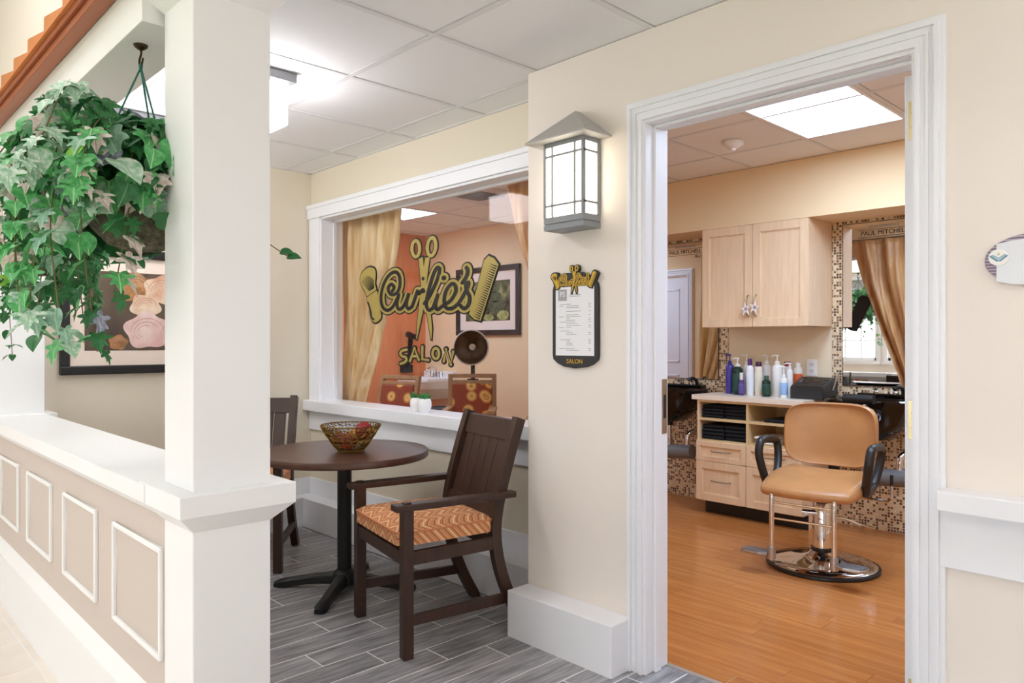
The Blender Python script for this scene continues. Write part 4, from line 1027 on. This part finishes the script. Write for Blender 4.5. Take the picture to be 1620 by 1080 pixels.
salon_mirror(-2.077, -1.10, -1.812, 'tall wall mirror above the black basin behind the styling chair', .042)
salon_mirror(-3.75, -3.037, -3.335, 'tall wall mirror beside the maple wall cabinet reflecting a panelled door', .042)
# ---- bottles
def bottle(x, y, r, hb, ht, body, cap, kind, label, bandc=None, tall=None):
    t = thing('hair_bottle', label, 'bottle', (x, y, .862), 0, 'hair care bottles on the salon counter')
    bm_ = mat('bottle %s' % (body,), body, .25)
    sh = .75 if kind != 'flat' else .9
    MB().lathe([(0, 0), (r*.94, 0), (r, .004), (r, hb*.86), (r*.93, hb*.93), (r*.55, hb*.985), (r*.4, hb), (0, hb)], n=22).build('bottle_body', bm_, t, smooth=True)
    cm = mat('cap %s' % (cap,), cap, .3)
    if bandc: MB().lathe([(r+.0006, hb*.14), (r+.0012, hb*.15), (r+.0012, hb*.74), (r+.0006, hb*.75)], n=22).build('label', mat('label %s' % (bandc,), bandc, .45), t, smooth=True)
    if kind == 'pump':
        c = MB().lathe([(0, hb), (r*.5, hb), (r*.5, hb+.018), (r*.2, hb+.022), (.0045, hb+.023), (.0045, ht-.012), (.011, ht-.010), (.011, ht), (0, ht)], n=16).build('pump_collar', cm, t, smooth=True)
        a = -2.6
        MB().tube([(0, 0, ht-.004), (.022*math.cos(a), .022*math.sin(a), ht-.003), (.038*math.cos(a), .038*math.sin(a), ht-.010)], [.006, .005, .003], 8).build('pump_spout', cm, t, smooth=True)
    elif kind == 'cap':
        MB().lathe([(0, hb-.004), (r*.55, hb-.004), (r*.57, ht-.004), (r*.5, ht), (0, ht)], n=18).build('cap', cm, t, smooth=True)
    elif kind == 'wide':
        MB().lathe([(0, hb-.02), (r*.86, hb-.02), (r*.80, ht-.006), (r*.7, ht), (0, ht)], n=18).build('cap', cm, t, smooth=True)
    return t
W_ = (242, 240, 236)
bottle(-2.843, 4.97, .031, .223, .293, (72, 62, 150), (66, 56, 140), 'pump', 'violet pump bottle at the mirror end of the counter', None)
bottle(-2.760, 4.935, .037, .205, .268, (18, 52, 36), W_, 'pump', 'large dark green bottle with white pump beside the violet bottle', (24, 74, 56))
bottle(-2.697, 4.875, .021, .113, .163, (78, 62, 120), (226, 214, 216), 'cap', 'small purple bottle with clear cap before the green bottle', (92, 78, 140))
bottle(-2.752, 5.05, .026, .217, .290, W_, W_, 'pump', 'plain white pump bottle standing behind the small purple bottle')
bottle(-2.659, 4.93, .028, .219, .264, (238, 238, 240), (84, 40, 112), 'cap', 'tall white bottle with purple cap', (228, 232, 238))
bottle(-2.597, 4.94, .027, .222, .243, (240, 226, 212), (70, 30, 58), 'wide', 'cream bottle with dark plum cap', (232, 226, 206))
bottle(-2.590, 5.05, .030, .227, .290, W_, W_, 'pump', 'white pump bottle behind the small dark green bottle')
bottle(-2.510, 4.885, .029, .120, .148, (16, 46, 34), (60, 90, 78), 'cap', 'small dark green bottle in front of the white pump bottles', (22, 66, 52))
bottle(-2.466, 4.96, .036, .229, .292, W_, W_, 'pump', 'wide white pump bottle beside the small blue label bottle')
bottle(-2.374, 4.87, .025, .139, .218, W_, W_, 'pump', 'small white pump bottle with pale blue label', (150, 184, 224))
bottle(-2.372, 4.955, .020, .199, .239, W_, W_, 'pump', 'slim white pump bottle behind the pale blue label bottle')
bottle(-2.443, 5.07, .030, .222, .243, (236, 228, 222), (150, 34, 52), 'wide', 'white bottle with crimson cap at the back of the counter')
bottle(-2.362, 5.06, .030, .215, .238, (238, 232, 224), W_, 'cap', 'white spray bottle with orange label beside the power outlet', (216, 92, 44))
# ---- curling iron holder
ih = thing('iron_holder', 'black sloped curling iron holder on the counter end', 'tool holder', (-2.20, 4.96, .862))
MB().prism([(-.115, 0), (.125, 0), (.125, .112), (.09, .142), (.06, .142), (-.10, .088), (-.115, .075)], -.118, .108, 'x').build('holder_body', mat('black moulded holder', (34, 33, 34), .4), ih, bevel=.004)
def on_slope(u): return .088+(u+.10)*(.142-.088)/.16
for xx, u0, u1, wd in ((-.085, -.05, .035, .014), (-.04, -.05, .035, .014)):
    MB().beam((xx, u0, on_slope(u0)+.0005), (xx, u1, on_slope(u1)+.0005), wd*2, .004).build('slot', GLOSSBLACK, ih)
for xx, u, r_ in ((.02, .0, .026), (.075, -.045, .016), (.075, .02, .016)):
    M4 = Matrix.Translation((xx, u, on_slope(u))) @ Matrix.Rotation(R(18.6), 4, 'X'); MB().lathe([(0, -.004), (r_, -.004), (r_, .002), (0, .002)], n=20).xf(M4).build('socket', GLOSSBLACK, ih)
MB().cyl((.112, .03, .06), (.132, .07, .175), .006, 10).build('tool_handle', SATIN, ih, smooth=True)
# ---- power outlet
ol = thing('power_outlet', 'white double power outlet above the counter', 'power outlet', (-2.300, YB-.004, 1.005))
box('cover_plate', WHITEPL, (-.038, .038, -.007, 0, 0, .118), ol, bevel=.003)
for z in (.036, .082):
    s_ = box('socket', mat('socket face', (226, 224, 220), .4), (-.017, .017, -.009, -.007, z-.015, z+.015), ol, bevel=.004)
    for dx in (-.006, .006): box('slot', BLACK, (dx-.0012, dx+.0012, -.0098, -.0085, z-.002, z+.008), s_)
# ---- folded towels in the cubbies
def towels(x0, x1, z, n, th, m, where, grp, jit=1):
    rr = random.Random(int(abs(x0)*1000)+n)
    for i in range(n):
        za = z+i*th; a, b_ = x0+rr.uniform(0, .008), x1-rr.uniform(0, .008); y0_ = CY0+.012+rr.uniform(0, .022)
        prof = []; nn = 8                              # rounded fold toward the front, ends sagging
        for k in range(nn+1):
            aa = math.pi*k/nn; prof.append((y0_+.018-.018*math.sin(aa), za+th/2-(th/2-.0006)*math.cos(aa)))
        prof += [(y0_+.26, za+th-.0006), (y0_+.26, za+.0006)]
        mb = MB().prism(prof, a, b_, 'x')
        od = {1: ('only',), 3: ('lowest', 'middle', 'topmost'), 4: ('lowest', 'second lowest', 'second highest', 'topmost')}[n][i]
        tw = thing('folded_towel', where % od, 'towel', ((a+b_)/2, y0_+.02, za), 0, grp)
        mb.build('towel_fold', m, tw, world=True, smooth=True)
        MB().tube([(a+.004, y0_+.0, za+th*.5), (b_-.004, y0_+.0, za+th*.52)], .0022, 5).build('hem', m, tw, world=True)
Lx0, Lx1, Rx0, Rx1 = CX0+T+.006, XD-T/2-.006, XD+T/2+.006, CX1-T-.006
mid = (Lx0+Lx1)/2
towels(Lx0, mid-.002, .696, 4, .023, BLACKTOWEL, '%s black towel of the stack by the cabinet side in the upper cubby', 'black towels in the upper cubby'); towels(mid+.002, Lx1, .696, 4, .0235, BLACKTOWEL, '%s black towel of the stack by the divider in the upper cubby', 'black towels in the upper cubby')
towels(Lx0, mid-.002, .540, 4, .026, BLACKTOWEL, '%s black towel of the stack by the cabinet side in the lower cubby', 'black towels in the lower cubby'); towels(mid+.002, Lx1, .540, 4, .027, BLACKTOWEL, '%s black towel of the stack by the divider in the lower cubby', 'black towels in the lower cubby')
towels(Rx0+.03, Rx0+.19, .540, 3, .018, WHITETOWEL, '%s white folded towel in the cubby behind the styling chair arm', 'white towels in the cubby'); 
towels(Rx0+.10, Rx1-.05, .696, 1, .022, BLACKTOWEL, '%s black folded cape in the cubby above the white towels', 'black cape in the cubby')
# ---- shampoo basins
def basin(cx, label):
    t = thing('shampoo_basin', label, 'basin', (cx, YB-.01, .86), 0, 'black shampoo basins on the mosaic wall')
    n = 40; rings = []
    def ring(sx, y0_, y1_, z, notch=0):
        out_ = []
        for k in range(n):
            a = 2*math.pi*k/n; c, s = math.cos(a), math.sin(a)
            ex_ = .72; x = sx*math.copysign(abs(c)**ex_, c); y = (y0_+y1_)/2+(y1_-y0_)/2*math.copysign(abs(s)**ex_, s)
            zz = z-(notch*max(0, 1-(x/.10)**2) if s < -.5 and abs(x) < .10 else 0)
            out_.append((x, y, zz))
        return out_
    rings = [ring(.03, -.30, -.24, -.235), ring(.12, -.38, -.14, -.22), ring(.215, -.455, -.06, -.12), ring(.262, -.492, -.01, -.03), ring(.27, -.50, 0, -.01, .02), ring(.275, -.505, 0, .022, .04), ring(.262, -.492, -.012, .030, .04), ring(.225, -.455, -.085, .022, .03), ring(.20, -.43, -.11, -.02, .02), ring(.16, -.40, -.14, -.14), ring(.05, -.30, -.22, -.18), ring(.02, -.28, -.24, -.182)]
    vs = [p for r_ in rings for p in r_]; fs_ = []
    for q in range(len(rings)-1):
        for k in range(n): fs_.append((q*n+k, q*n+(k+1) % n, (q+1)*n+(k+1) % n, (q+1)*n+k))
    fs_.append(tuple(reversed(range(n)))); fs_.append(tuple((len(rings)-1)*n+k for k in range(n)))
    MB().add(vs, fs_).build('bowl', GLOSSBLACK, t, smooth=True)
    MB().cyl((-.09, -.485, .036), (.09, -.485, .036), .03, 18).build('neck_rest', mat('black neck rest', (16, 16, 17), .5), t, smooth=True)
    box('deck', GLOSSBLACK, (-.17, .17, -.085, -.005, .02, .05), t, bevel=.01, seg=3)
    for dx in (-.06, .06):
        MB().lathe([(0, .05), (.016, .05), (.016, .062), (.010, .066), (.012, .085), (0, .088)], (dx, -.045, 0), 14).build('tap_handle', CHROME, t, smooth=True)
    MB().tube(spline([(.11, -.05, .05), (.11, -.06, .085), (.10, -.10, .10), (.08, -.13, .085)], 5), .013, 10).build('spray_head', BLACK, t, smooth=True)
    MB().cyl((0, -.27, -.235), (0, -.27, -.26), .032, 18).build('drain_flange', BLACK, t, smooth=True)
    MB().cyl((0, -.27, -.26), (0, -.27, -.42), .02, 16).build('drain_pipe', CHROME, t, smooth=True)
    MB().lathe([(.022, -.40), (.03, -.40), (.03, -.36), (.022, -.36)], (0, -.27, 0), 16).build('pipe_nut', STEEL, t, smooth=True)
    MB().tube([(-.05, -.27, -.47), (.21, -.27, -.45)], .055, 18).build('hair_trap', GREYPVC, t, smooth=True)
    MB().tube(spline([(.16, -.27, -.42), (.165, -.26, -.33), (.19, -.2, -.30), (.2, -.10, -.30), (.2, -.02, -.30)], 5), .021, 12).build('waste_bend', CHROME, t, smooth=True)
    MB().lathe([(0, 0), (.05, 0), (.046, .01), (.024, .014), (0, .014)], n=20).xf(Matrix.Translation((.2, 0, -.30)) @ Matrix.Rotation(R(90), 4, 'X')).build('wall_flange', CHROME, t, smooth=True)
    MB().tube(spline([(.27, -.01, -.22), (.30, -.05, -.21), (.28, -.12, -.18), (.2, -.16, -.1), (.1, -.10, -.02)], 5), .006, 8).build('supply_hose', SATIN, t, smooth=True)
    return t
basin(-3.31, 'black shampoo basin with chrome drain left of the maple cabinet'); basin(-1.79, 'black shampoo basin behind the tan styling chair')
# ---- styling chair
sc_ = thing('styling_chair', 'tan leather hydraulic styling chair with black loop arms and footrest', 'salon chair', (-1.77, 4.09, 0), R(6.5))
MB().lathe([(0, 0), (.292, 0), (.298, .006), (.296, .018), (.285, .022), (0, .022)], n=56).build('rubber_rim', BLACK, sc_, smooth=True)
MB().lathe([(.284, .020), (.276, .027), (.2, .036), (.12, .05), (.075, .068), (.06, .085), (.055, .09), (0, .09)], n=56).build('base_plate', CHROME, sc_, smooth=True)
MB().lathe([(.058, .088), (.06, .092), (.06, .104), (.058, .108)], n=32).build('collar_ring', BLACK, sc_, smooth=True)
MB().lathe([(.052, .10), (.052, .355), (.046, .365), (.02, .368), (0, .368)], n=32).build('pump_cylinder', CHROME, sc_, smooth=True)
MB().lathe([(.018, .36), (.018, .41), (0, .41)], n=20).build('piston', STEEL, sc_, smooth=True)
box('seat_bracket', BLACK, (-.14, .14, -.20, .17, .405, .425), sc_)
MB().tube(spline([(.05, .0, .28), (.10, .03, .275), (.18, .08, .24), (.24, .11, .225)], 5), .008, 8).build('pump_lever', CHROME, sc_, smooth=True)
MB().tube([(.04, -.02, .30), (-.09, -.06, .30)], .014, 10).build('pump_lug', CHROME, sc_, smooth=True)
def cushion(mb_fn, name, parent, m=TAN):
    o = mb_fn.build(name, m, parent, smooth=True); s_ = o.modifiers.new('round', 'SUBSURF'); s_.levels = 2; s_.render_levels = 2; return o
# seat: flared front with waterfall edge
def seat_mesh():
    nx, ny = 8, 7; mb = MB(); vs = []; fs_ = []
    for lay in (0, 1):
        for j in range(ny+1):
            for i in range(nx+1):
                u = i/nx*2-1; v_ = j/ny; wx = .235+.025*math.sin(math.pi*v_)
                y = -.33+.50*v_-.035*(1-abs(u)**2)*(1-v_)
                top = .525-.055*(1-v_)**3+.012*u*u*v_; bot = .432-.015*(1-v_)
                vs.append((u*wx, y, top if lay else bot))
    m_ = (nx+1)*(ny+1)
    for j in range(ny):
        for i in range(nx):
            a = j*(nx+1)+i; fs_ += [(a, a+nx+1, a+nx+2, a+1), (m_+a, m_+a+1, m_+a+nx+2, m_+a+nx+1)]
    rim_ = list(range(nx+1))+[j*(nx+1)+nx for j in range(1, ny+1)]+[ny*(nx+1)+i for i in range(nx-1, -1, -1)]+[j*(nx+1) for j in range(ny-1, 0, -1)]
    for k in range(len(rim_)):
        a, b_ = rim_[k], rim_[(k+1) % len(rim_)]; fs_.append((a, b_, m_+b_, m_+a))
    return mb.add(vs, fs_), rim_, m_
sm_, rim_, m_ = seat_mesh(); seat = cushion(sm_, 'seat', sc_)
# backrest: rounded rectangle curving round the sitter
def back_mesh():
    n = 40; vs = []; fs_ = []; lays = [(-.030, .90), (-.040, .975), (-.02, 1.0), (.02, 1.0), (.035, .96), (.035, .5)]
    for off, scl in lays:
        for k in range(n):
            a = 2*math.pi*k/n; c, s = math.cos(a), math.sin(a); p_ = 4.6
            rr_ = 1/((abs(c)**p_+abs(s)**p_)**(1/p_)); u, v_ = c*rr_*scl, s*rr_*scl
            wdt = .252 if v_ > 0 else .252-.02*v_*v_
            x = u*wdt; z = .715+v_*.178; y = .195+off+.10*(z-.54)-.075*(x/.25)**2
            vs.append((x, y, z))
    for q in range(len(lays)-1):
        for k in range(n): fs_.append((q*n+k, q*n+(k+1) % n, (q+1)*n+(k+1) % n, (q+1)*n+k))
    b0 = (len(lays)-1)*n; fs_.append(tuple(b0+k for k in range(n)))
    # dished front in rings
    base_ = len(vs); prev = list(range(n))
    for scl in (.65, .35):
        cur = []
        for k in range(n):
            a = 2*math.pi*k/n; c, s = math.cos(a), math.sin(a); p_ = 4.6
            rr_ = 1/((abs(c)**p_+abs(s)**p_)**(1/p_)); u, v_ = c*rr_*scl, s*rr_*scl
            x = u*.252; z = .715+v_*.178; y = .195-.034+.10*(z-.54)-.075*(x/.25)**2
            cur.append(len(vs)); vs.append((x, y, z))
        for k in range(n): fs_.append((prev[(k+1) % n], prev[k], cur[k], cur[(k+1) % n]))
        prev = cur
    fs_.append(tuple(reversed(prev)))
    return MB().add(vs, fs_)
bk = back_mesh().build('backrest', TAN, sc_, smooth=True)
wl = []
for k in range(60):
    a = 2*math.pi*k/60; c, s = math.cos(a), math.sin(a); p_ = 4.6; rr_ = 1/((abs(c)**p_+abs(s)**p_)**(1/p_))*.972; u, v_ = c*rr_, s*rr_
    x = u*(.252 if v_ > 0 else .252-.02*v_*v_); z = .715+v_*.178; wl.append((x, .195-.041+.10*(z-.54)-.075*(x/.25)**2, z))
MB().tube(wl, .0035, 6, True).build('welt', mat('tan welt', (168, 108, 58), .45), bk, smooth=True)
box('back_bracket', BLACK, (-.03, .03, .205, .235, .42, .62), sc_, bevel=.004)
box('bracket_foot', BLACK, (-.03, .03, .12, .225, .408, .43), sc_)
for s in (-1, 1):
    lp = [(s*.262, -.150, .47), (s*.285, -.185, .60), (s*.29, -.17, .665), (s*.29, -.13, .690), (s*.288, .02, .682), (s*.285, .085, .655), (s*.275, .08, .58), (s*.262, .02, .485), (s*.26, -.04, .465), (s*.26, -.11, .462)]
    a_ = MB().tube(spline(lp, 5, True), .023, 10, True).build('armrest', mat('black urethane arm', (30, 27, 26), .4), sc_, smooth=True)
    box('arm_bracket', BLACK, (s*.25-.012, s*.25+.012, -.10, .03, .43, .48), sc_)
fr_pts = lambda s: spline([(s*.16, -.16, .425), (s*.16, -.26, .455), (s*.16, -.318, .445), (s*.16, -.335, .40), (s*.16, -.335, .25), (s*.16, -.335, .10)], 5)
for s in (-1, 1):
    MB().tube(fr_pts(s), .0135, 12).build('footrest_tube', CHROME, sc_, smooth=True)
    MB().cyl((s*.16, -.335, .085), (s*.16, -.335, .15), .022, 14).build('footrest_socket', STEEL, sc_, smooth=True)
    out_ = [(.02, -.03), (.06, -.055), (.14, -.05), (.165, -.03), (.165, .03), (.14, .05), (.06, .055), (.02, .03)]
    MB().prism([(s*x, y) for x, y in out_], .0, .016, 'z').xf(Matrix.Translation((s*.155, -.335, .105))).build('foot_plate', STEEL, sc_, bevel=.004)
    MB().prism([(s*x*.8+s*.018, y*.72) for x, y in out_], .016, .019, 'z').xf(Matrix.Translation((s*.155, -.335, .105))).build('plate_inset', mat('worn aluminium', (150, 150, 152), .5, .8), sc_)
for z in (.39, .305): MB().cyl((-.16, -.335, z), (.16, -.335, z), .006, 8).build('cross_bar', CHROME, sc_, smooth=True)
MB().tube(spline([(.10, -.02, .42), (.30, .0, .405), (.345, .0, .41), (.352, .0, .44), (.352, .0, .52)], 5), .006, 8).build('recline_rod', CHROME, sc_, smooth=True)
MB().cyl((.352, .0, .49), (.352, .0, .545), .009, 10).build('rod_grip', BLACK, sc_, smooth=True)

# ---- curtains on the salon side of the window
CUR1 = silk_mat('gold silk', (240, 218, 174), (216, 176, 114)); CUR2 = silk_mat('copper silk', (222, 178, 122), (190, 130, 70))
def curtain(label, outer, inner, m, folds):
    """outer: straight edge x; inner: list of (z, x) down the drawn-back edge"""
    nz, nx = 40, 90; vs = []; fs_ = []
    for j in range(nz+1):
        z = 2.235-(2.235-.35)*j/nz
        for k in range(len(inner)-1):
            if inner[k][0] >= z >= inner[k+1][0]:
                tt = (inner[k][0]-z)/(inner[k][0]-inner[k+1][0]); tt2 = tt; xi = inner[k][1]+(inner[k+1][1]-inner[k][1])*tt2
        for i in range(nx+1):
            u = i/nx; x = outer+(xi-outer)*u; ph = 2*math.pi*folds*u
            y = 2.785+.040*math.sin(ph+.6*math.sin(2*z))+.012*math.sin(2.3*ph+1+z*2)+.008*math.sin(z*5+u*9)*(1 if j > 4 else 0)
            vs.append((x+.008*math.sin(z*4+u*7), y, z))
    for j in range(nz):
        for i in range(nx): a = j*(nx+1)+i; fs_.append((a, a+1, a+nx+2, a+nx+1))
    t = thing('curtain', label, 'curtain', (outer, 2.775, .35), 0, 'silk curtains on the salon window')
    o = MB().add(vs, fs_).build('drape', m, t, world=True, smooth=True); sl = o.modifiers.new('thick', 'SOLIDIFY'); sl.thickness = .003
    zt = .62; xm = outer+(inner[-1][1]-outer)*.5
    MB().tube(spline([(outer, 2.735, zt+.02), (xm, 2.728, zt-.01), (inner[-1][1], 2.74, zt+.015), (xm, 2.83, zt)], 6, True), .012, 8, True).build('tieback', m, t, world=True, smooth=True)
curtain('gold silk curtain drawn back beside the orange wall', -4.66, [(2.24, -3.90), (1.9, -3.945), (1.58, -4.03), (1.165, -4.215), (.903, -4.36), (.62, -4.46), (.35, -4.44)], CUR1, 4)
curtain('copper silk curtain drawn back at the door end of the window', -2.28, [(2.24, -2.955), (1.95, -2.885), (1.828, -2.852), (1.584, -2.757), (1.3, -2.64), (.95, -2.50), (.62, -2.42), (.35, -2.43)], CUR2, 3)
rod = thing('curtain_rod', 'slim metal curtain rod above the salon window', 'curtain rod', (-3.47, 2.765, 2.24))
MB().cyl((-4.72, 2.765, 2.246), (-2.22, 2.765, 2.246), .009, 12).build('rod', SATIN, rod, world=True, smooth=True)
for x in (-4.72, -2.22): MB().sphere((x, 2.765, 2.246), .02).build('finial', SATIN, rod, world=True, smooth=True); box('rod_bracket', SATIN, (x+.02*(1 if x < -3 else -1)-.006, x+.02*(1 if x < -3 else -1)+.006, 2.70, 2.765, 2.236, 2.256), rod, world=True)
# ---- door seen in the left mirror
d2_ = struct(box('door_2', TRIM, (SDX0+.004, SDX1-.004, 2.645, 2.685, .01, 2.026)))
for z0, z1 in ((.15, .85), (1.0, 1.88)):
    for xa, xb in ((SDX0+.12, SDX0+.40), (SDX0+.46, SDX1-.12)):
        MB().box(xa, xb, 2.685, 2.692, z0, z0+.02).box(xa, xb, 2.685, 2.692, z1-.02, z1).box(xa, xa+.02, 2.685, 2.692, z0, z1).box(xb-.02, xb, 2.685, 2.692, z0, z1).build('door_panel', TRIM, d2_, bevel=.003)
c_ = MB(); casing(c_, SDX0, SDX1, 2.03, 2.70, s=1); struct(c_.build('trim_door_2', TRIM))
# ---- things by the back wall seen through the window
WALN = mat('light walnut frame', (172, 130, 88), .4, noise=.12, nscale=5, stretch=(8, 8, 1))
def salon_seat(t, hood=True, lean=0):
    """upholstered chair with slotted top rail; front towards -y"""
    LM = Matrix.Translation((0, .22, .44)) @ Matrix.Rotation(-lean, 4, 'X') @ Matrix.Translation((0, -.22, -.44))
    def bx(name, m, b, lm=False, **k):
        q = MB().box(*b)
        if lm: q.xf(LM)
        return q.build(name, m, t, **k)
    for s in (-1, 1):
        bx('back_post', WALN, (s*.205-.02, s*.205+.02, .20, .24, .44 if lean else 0, .95), True, bevel=.004)
        if lean: bx('back_leg', WALN, (s*.205-.02, s*.205+.02, .20, .24, 0, .44), bevel=.004)
        bx('front_leg', WALN, (s*.205-.02, s*.205+.02, -.24, -.20, 0, .62), bevel=.004)
        bx('armrest', WALN, (s*.205-.03, s*.205+.03, -.25, .21, .62, .65), bevel=.006)
        bx('side_rail', WALN, (s*.205-.015, s*.205+.015, -.20, .20, .36, .42))
    bx('top_rail', WALN, (-.185, .185, .20, .238, .912, .95), True, bevel=.004)
    bx('slot_rail', WALN, (-.185, .185, .20, .238, .862, .892), True, bevel=.004)
    bx('back_pad', RINGS, (-.184, .184, .185, .235, .44, .86), True, bevel=.012)
    bx('seat_pad', RINGS, (-.19, .19, -.235, .195, .40, .48), bevel=.02)
    if hood:
        DK = mat('dark dryer plastic', (44, 40, 38), .3)
        MB().cyl((0, .275, .55), (0, .275, 1.12), .02, 12).build('dryer_column', DK, t, smooth=True)
        box('dryer_bracket', BLACK, (-.05, .05, .24, .30, .56, .90), t)
        pr_ = [(.150, -.02), (.158, -.01), (.162, .0), (.160, .06), (.145, .13), (.11, .19), (.05, .225), (0, .232)]
        M4 = Matrix.Translation((.0, .10, 1.196)) @ Matrix.Rotation(R(-88), 4, 'X')
        hd = MB().lathe(pr_, n=32, cap=False).xf(M4).build('dryer_hood', DK, t, smooth=True)
        MB().lathe([(.148, -.018), (.142, .06), (.125, .13), (.06, .19), (0, .2)], n=32, cap=False).xf(M4).build('hood_lining', mat('bronze hood lining', (132, 100, 70), .35, .3), hd, smooth=True)
        MB().tube([tuple(M4 @ Vector((.158*math.cos(2*math.pi*k/40), .158*math.sin(2*math.pi*k/40), -.012))) for k in range(40)], .007, 8, True).build('hood_rim', mat('pale hood rim', (214, 204, 186), .3), hd, smooth=True)
        MB().lathe([(0, .12), (.03, .12), (.04, .16), (0, .17)], n=16).xf(M4).build('hood_fan', SATIN, hd, smooth=True)
t = thing('dryer_chair', 'ring print dryer chair with dark round hood under the topiary picture', 'salon chair', (-5.06, 4.32, 0), R(44), 'hood dryer chairs along the salon back wall'); salon_seat(t)
t2_ = copy_tree(t); t2_.location = (-4.06, 4.38, 0); t2_.rotation_euler = (0, 0, R(40)); t2_['label'] = 'ring print dryer chair with dark hood half hidden past the copper curtain'
t3 = thing('guest_chair', 'walnut framed ring print chair in front of the orange wall', 'chair', (-5.50, 3.62, 0), R(16)); salon_seat(t3, False, R(13))
hs = thing('hand_sink', 'white wall hung hand basin with chrome tap in the orange corner', 'basin', (-6.52, YB, .62))
def sring(hw_, y0_, y1_, z):
    return [(-hw_, y1_, z), (-hw_, y0_+.06, z), (-hw_+.06, y0_, z), (hw_-.06, y0_, z), (hw_, y0_+.06, z), (hw_, y1_, z)]
rg = [sring(.12, -.30, 0, 0), sring(.24, -.42, 0, .12), sring(.26, -.46, 0, .20), sring(.26, -.46, 0, .235), sring(.22, -.42, -.10, .232), sring(.16, -.36, -.14, .13), sring(.06, -.28, -.20, .10)]
vs = [p for r_ in rg for p in r_]; fs_ = []
for q in range(len(rg)-1):
    for k in range(6): fs_.append((q*6+k, q*6+(k+1) % 6, (q+1)*6+(k+1) % 6, (q+1)*6+k))
fs_ += [tuple(reversed(range(6))), tuple(36+k for k in range(6))]
PORC = mat('white porcelain', (244, 240, 236), .12)
MB().add(vs, fs_).build('basin_bowl', PORC, hs, bevel=.01, seg=3)
box('splash_back', PORC, (-.26, .26, -.06, 0, .22, .30), hs, bevel=.01)
MB().tube(spline([(0, -.08, .235), (0, -.085, .31), (0, -.13, .345), (0, -.20, .32), (0, -.21, .295)], 6), .014, 10).build('tap_spout', CHROME, hs, smooth=True)
for dx in (-.08, .08): MB().lathe([(0, .235), (.02, .235), (.014, .27), (.024, .275), (.02, .30), (0, .305)], (dx, -.08, 0), 14).build('tap_handle', CHROME, hs, smooth=True)
MB().tube([(0, -.2, .02), (0, -.2, -.12), (0, -.02, -.15)], .02, 12).build('trap_pipe', CHROME, hs, smooth=True)
# black hand dryer wand by the orange wall
hd_ = thing('hand_dryer', 'black hand held dryer leaning in a wall holster on the orange wall', 'hair dryer', (XO, 4.86, .90))
box('holster', BLACK, (0, .06, -.07, .07, .0, .09), hd_, bevel=.008)
MB().tube([(.05, 0, .05), (.09, .0, .22), (.115, .0, .42)], [.022, .026, .03], 12).build('dryer_handle', BLACK, hd_, smooth=True)
MB().tube([(.06, 0, .43), (.19, 0, .40)], [.036, .03], 14).build('dryer_nozzle', BLACK, hd_, smooth=True)
# waste bin under the hand sink
wbn = thing('waste_bin', 'grey round waste bin under the white hand basin', 'bin', (-6.18, 4.86, 0))
MB().lathe([(0, 0), (.12, 0), (.15, .52), (.146, .53), (.14, .52), (.112, .012), (0, .012)], n=26).build('bin_body', mat('grey bin', (120, 116, 114), .5), wbn, smooth=True)
MB().lathe([(.148, .52), (.155, .525), (.155, .54), (.09, .56), (.09, .55), (.145, .53)], n=26).build('bin_lid', mat('dark bin lid', (70, 68, 68), .5), wbn, smooth=True)
# topiary picture on the back wall
tp = thing('framed_picture', 'dark framed topiary garden picture on the salon back wall', 'picture', (-5.73, YB, 1.32))
FX0, FX1, FZ0, FZ1 = -6.235, -5.245, 1.315, 2.03
DF = mat('dark pewter frame', (56, 50, 48), .35, .2)
for a in ((FX0, FX1, FZ0, FZ0+.055), (FX0, FX1, FZ1-.055, FZ1), (FX0, FX0+.055, FZ0+.055, FZ1-.055), (FX1-.055, FX1, FZ0+.055, FZ1-.055)):
    MB().box(a[0], a[1], YB-.035, YB, a[2], a[3]).build('frame_rail', DF, tp, world=True, bevel=.006)
box('mat_board', mat('pale pink mat board', (238, 220, 204), .7), (FX0+.05, FX1-.05, YB-.012, YB, FZ0+.05, FZ1-.05), tp, world=True)
q0 = (FX0+.15, FX1-.15, FZ0+.15, FZ1-.15)
box('photo_print', blob_mat('garden print', (36, 38, 30), ((74, 80, 56), (110, 112, 74), (160, 160, 108)), 6), (q0[0], q0[1], YB-.0135, YB-.012, q0[2], q0[3]), tp, world=True)
TOP = mat('printed topiary', (96, 104, 74), .5, noise=.4, nscale=40, col2=(52, 60, 44)); TOP2 = mat('printed shrub', (184, 182, 112), .5, noise=.4, nscale=40, col2=(110, 116, 70))
for cx_, cz_, rx_, rz_, m2 in ((-5.62, 1.80, .07, .045, TOP), (-5.62, 1.71, .10, .055, TOP), (-5.62, 1.61, .13, .06, TOP), (-5.85, 1.58, .12, .10, TOP), (-5.72, 1.50, .08, .035, TOP2), (-5.50, 1.52, .09, .05, TOP2)):
    MB().prism(ell(cx_, cz_, rx_, rz_, 0, 24), YB-.0142-.0004*(m2 is TOP2), YB-.0135).build('printed_shrub', m2, tp, world=True)
